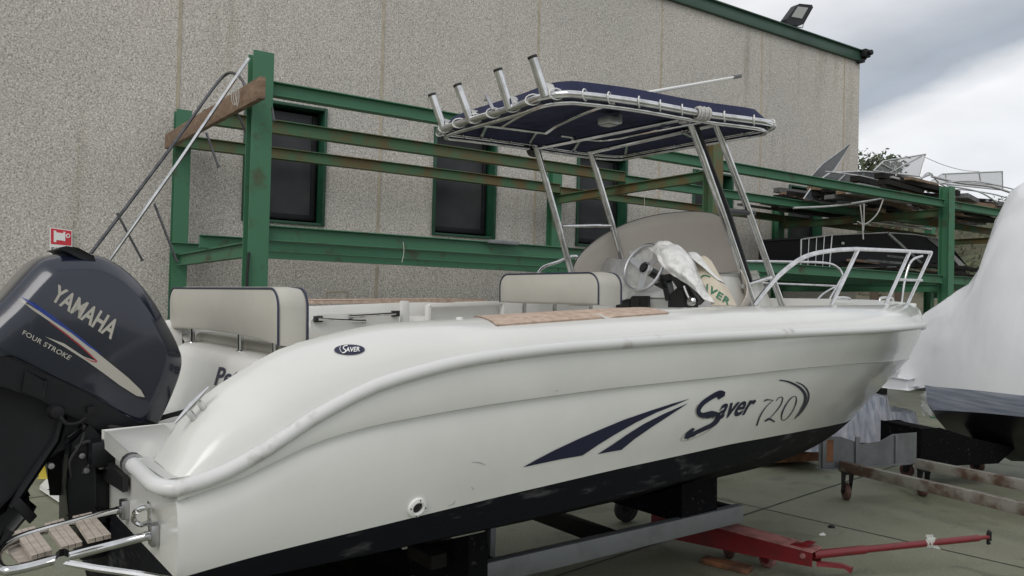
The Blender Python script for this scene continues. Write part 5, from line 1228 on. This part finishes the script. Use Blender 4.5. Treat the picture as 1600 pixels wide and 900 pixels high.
for dx, (zd, zc_, zk_) in zip(dxs, hz):
    hw = sinterp(dx, HW); n_ = n0 - dx
    if pixof(WF(US - hw, n_, zd))[0] < 1446 and dx < .6: continue
    if not rb_: rb_.append([WF(US - hw * .78, n_ + .13, zd + .012), WF(US - hw * .76, n_ + .12, zd - .02), WF(US - hw * .74, n_ + .10, zc_ + .05)])
    rb_.append([WF(US - hw * 1.0, n_, zd + .01), WF(US - hw * 1.01, n_, zd - .05), WF(US - hw * .97, n_, zc_)])
b = B(); b.grid(rb_); b.grid([[WF(2 * US - q.dot(U), q.dot(N), q.z) for q in r_] for r_ in rb_]); obj('hull_side', b, 'blue_hull', wb, ang=50)
b = B(); rk = []
for dx, (zd, zc_, zk_) in zip(dxs, hz):
    hw = sinterp(dx, HW); n_ = n0 - dx; zk = min(zk_, zc_ - .01)
    if pixof(WF(US - hw, n_, zd))[0] < 1446 and dx < .6: continue
    if not rk: q_ = WF(US - hw * .74, n_ + .10, zc_ + .05); q2_ = WF(US + hw * .74, n_ + .10, zc_ + .05); rk.append([q_, q_.lerp(q2_, .12), q_.lerp(q2_, .5) - ZZ * .05, q_.lerp(q2_, .88), q2_])
    rk.append([WF(US - hw * .97, n_, zc_), WF(US - hw * .80, n_, zc_ - (zc_ - zk) * .35), WF(US, n_, zk), WF(US + hw * .80, n_, zc_ - (zc_ - zk) * .35), WF(US + hw * .97, n_, zc_)])
b.grid(rk); b.add(rk[0], [(0, 1, 2, 3, 4)]); obj('hull_bottom', b, 'black_hull', wb, ang=30)
# wrapped bow platform
pc = sN(1418, 610, 8.1); c_ = WF(8.1, pc[0], pc[1])
a1 = G(1418, 610, c_.z - .03); a0 = G(1368, 602, c_.z - .03); a2 = G(1468, 600, c_.z - .03)
b = B(); b.prism([a1, a0, a0 + (a2 - a1), a2], ZZ * .12); obj('bow_platform', b, 'shrink', wb, bevel=.02, seg=3)
# crumpled loose film under the platform
b = B(); rr = []
for i in range(14):
    row = []
    for j in range(12):
        q = G(1440 + i * 3.2, 612 + j * 3.4 - i * .2, .70 - j * .016); row.append(q + Vector((noise.noise(q * 11), noise.noise(q * 13 + Vector((4, 0, 0))), noise.noise(q * 12 + Vector((0, 7, 0))))) * .06)
    rr.append(row)
b.grid(rr); o = obj('loose_film', b, 'clear_sheet', wb, ang=70)
# wrapped stacks behind on timber
def lump(px0, px1, pyt, pyb, n_lab, dep, taper):
    a = G(px0, pyb, .22); c = G(px1, pyb, .22); k = dep
    d_ = (c - a); ln = d_.length; d_.normalize(); s_ = Vector((-d_.y, d_.x, 0))
    H_ = (pyb - pyt) / F_PX * ((a.y + c.y) / 2)
    b_ = B(); rws_ = []
    for j in range(11):
        v_ = j / 10; row = []
        for i in range(48):
            t_ = i / 48 * 6.2832; rx = ln / 2 * (1 - taper * v_) ; ry = .38 * (1 - taper * v_)
            cx_ = math.copysign(abs(math.cos(t_)) ** .6, math.cos(t_)); cy_ = math.copysign(abs(math.sin(t_)) ** .6, math.sin(t_))
            f_ = 1 + .035 * math.sin(i * 2.1) * (1 - v_ * .4) + .05 * noise.noise(Vector((i * .4, j * .3, px0)))
            row.append(a + d_ * (ln / 2 + rx * cx_ * f_) + s_ * (.38 + ry * cy_ * f_) + ZZ * (H_ * v_ + (.03 * noise.noise(Vector((i * .5, px0, 0))) if j == 10 else 0)))
        rws_.append(row)
    b_.grid(rws_, 0, True); b_.add(rws_[-1], [tuple(range(48))])
    o_ = obj('wrapped_bundle', b_, 'wrapped_stack', ang=45); tag(o_, n_lab, 'bundle'); return o_
lump(1300, 1418, 622, 692, 'tall grey bundle wrapped in plastic behind the cradle end', 0, .22)
lump(1385, 1452, 646, 690, 'shorter plastic wrapped bundle beside the wrapped boat bow', 0, .18)
lump(1220, 1312, 668, 706, 'low pale plastic wrapped bundle half hidden behind the white hull', 0, .15)
def slab(pA, pB, z_, hh, dep, lb, mt_='timber_orange'):
    a, c = G(*pA, z_), G(*pB, z_); d_ = (c - a).normalized(); s_ = Vector((-d_.y, d_.x, 0)); b_ = B(); b_.beam(a + s_ * dep / 2, c + s_ * dep / 2, s_ * dep / 2, ZZ * hh); return tag(obj('timber_pallet', b_, mt_, bevel=.006), lb, 'pallet')
slab((1190, 714), (1284, 710), .12, .07, .8, 'low orange brown timber pallet under the pale bundle by the hull')
slab((1300, 690), (1400, 690), .19, .025, .7, 'reddish timber boards under the tall wrapped bundle', 'timber_orange')
# debris on the yard
b = B(); b.lathe(G(1299, 824, .0), ZZ, [(0, .02), (.02, .015), (.03, 0)], 7); tag(obj('pebble', b, 'dark_metal'), 'small dark pebble on the slab joint in front of the jack', 'pebble')
b = B(); q = G(1281, 837, .004); b.prism([q, q + Vector((.05, .01, 0)), q + Vector((.04, .03, .01)), q + Vector((.0, .02, 0))], ZZ * .006); tag(obj('paper_scrap', b, 'white_decal'), 'tiny white scrap on the yard floor behind the jack', 'scrap')
# things seen under the engine, far left
b = B(); q = G(80, 752, 0); b.prism([G(62, 764, .02), G(95, 786, .02), G(100, 780, .02), G(76, 750, .02)], ZZ * .03); tag(obj('white_board', b, 'white_decal', bevel=.004), 'white board lying on the ground behind the engine leg', 'board')
b = B(); b.prism([G(60, 748, .05), G(74, 748, .05), G(70, 738, .05)], ZZ * .12); tag(obj('yellow_box', b, 'yellow', bevel=.01), 'small yellow box behind the engine leg at far left', 'box')

# ---- groups of repeats
for o in COL.objects:
    if o.parent: continue
    n_ = o.name.split('.')[0]
    gname = {'stored_windscreen': 'windscreens stored on the rack', 'wrapped_bundle': 'plastic wrapped bundles behind the cradle', 'dust_sheet': 'plastic sheets over the helm', 'storage_crate': 'crates behind the rack', 'leafy_tree': 'trees behind the building', 'timber_pallet': 'timber under the bundles', 'twine': 'cords hanging from the rack'}.get(n_)
    if gname: o['group'] = gname
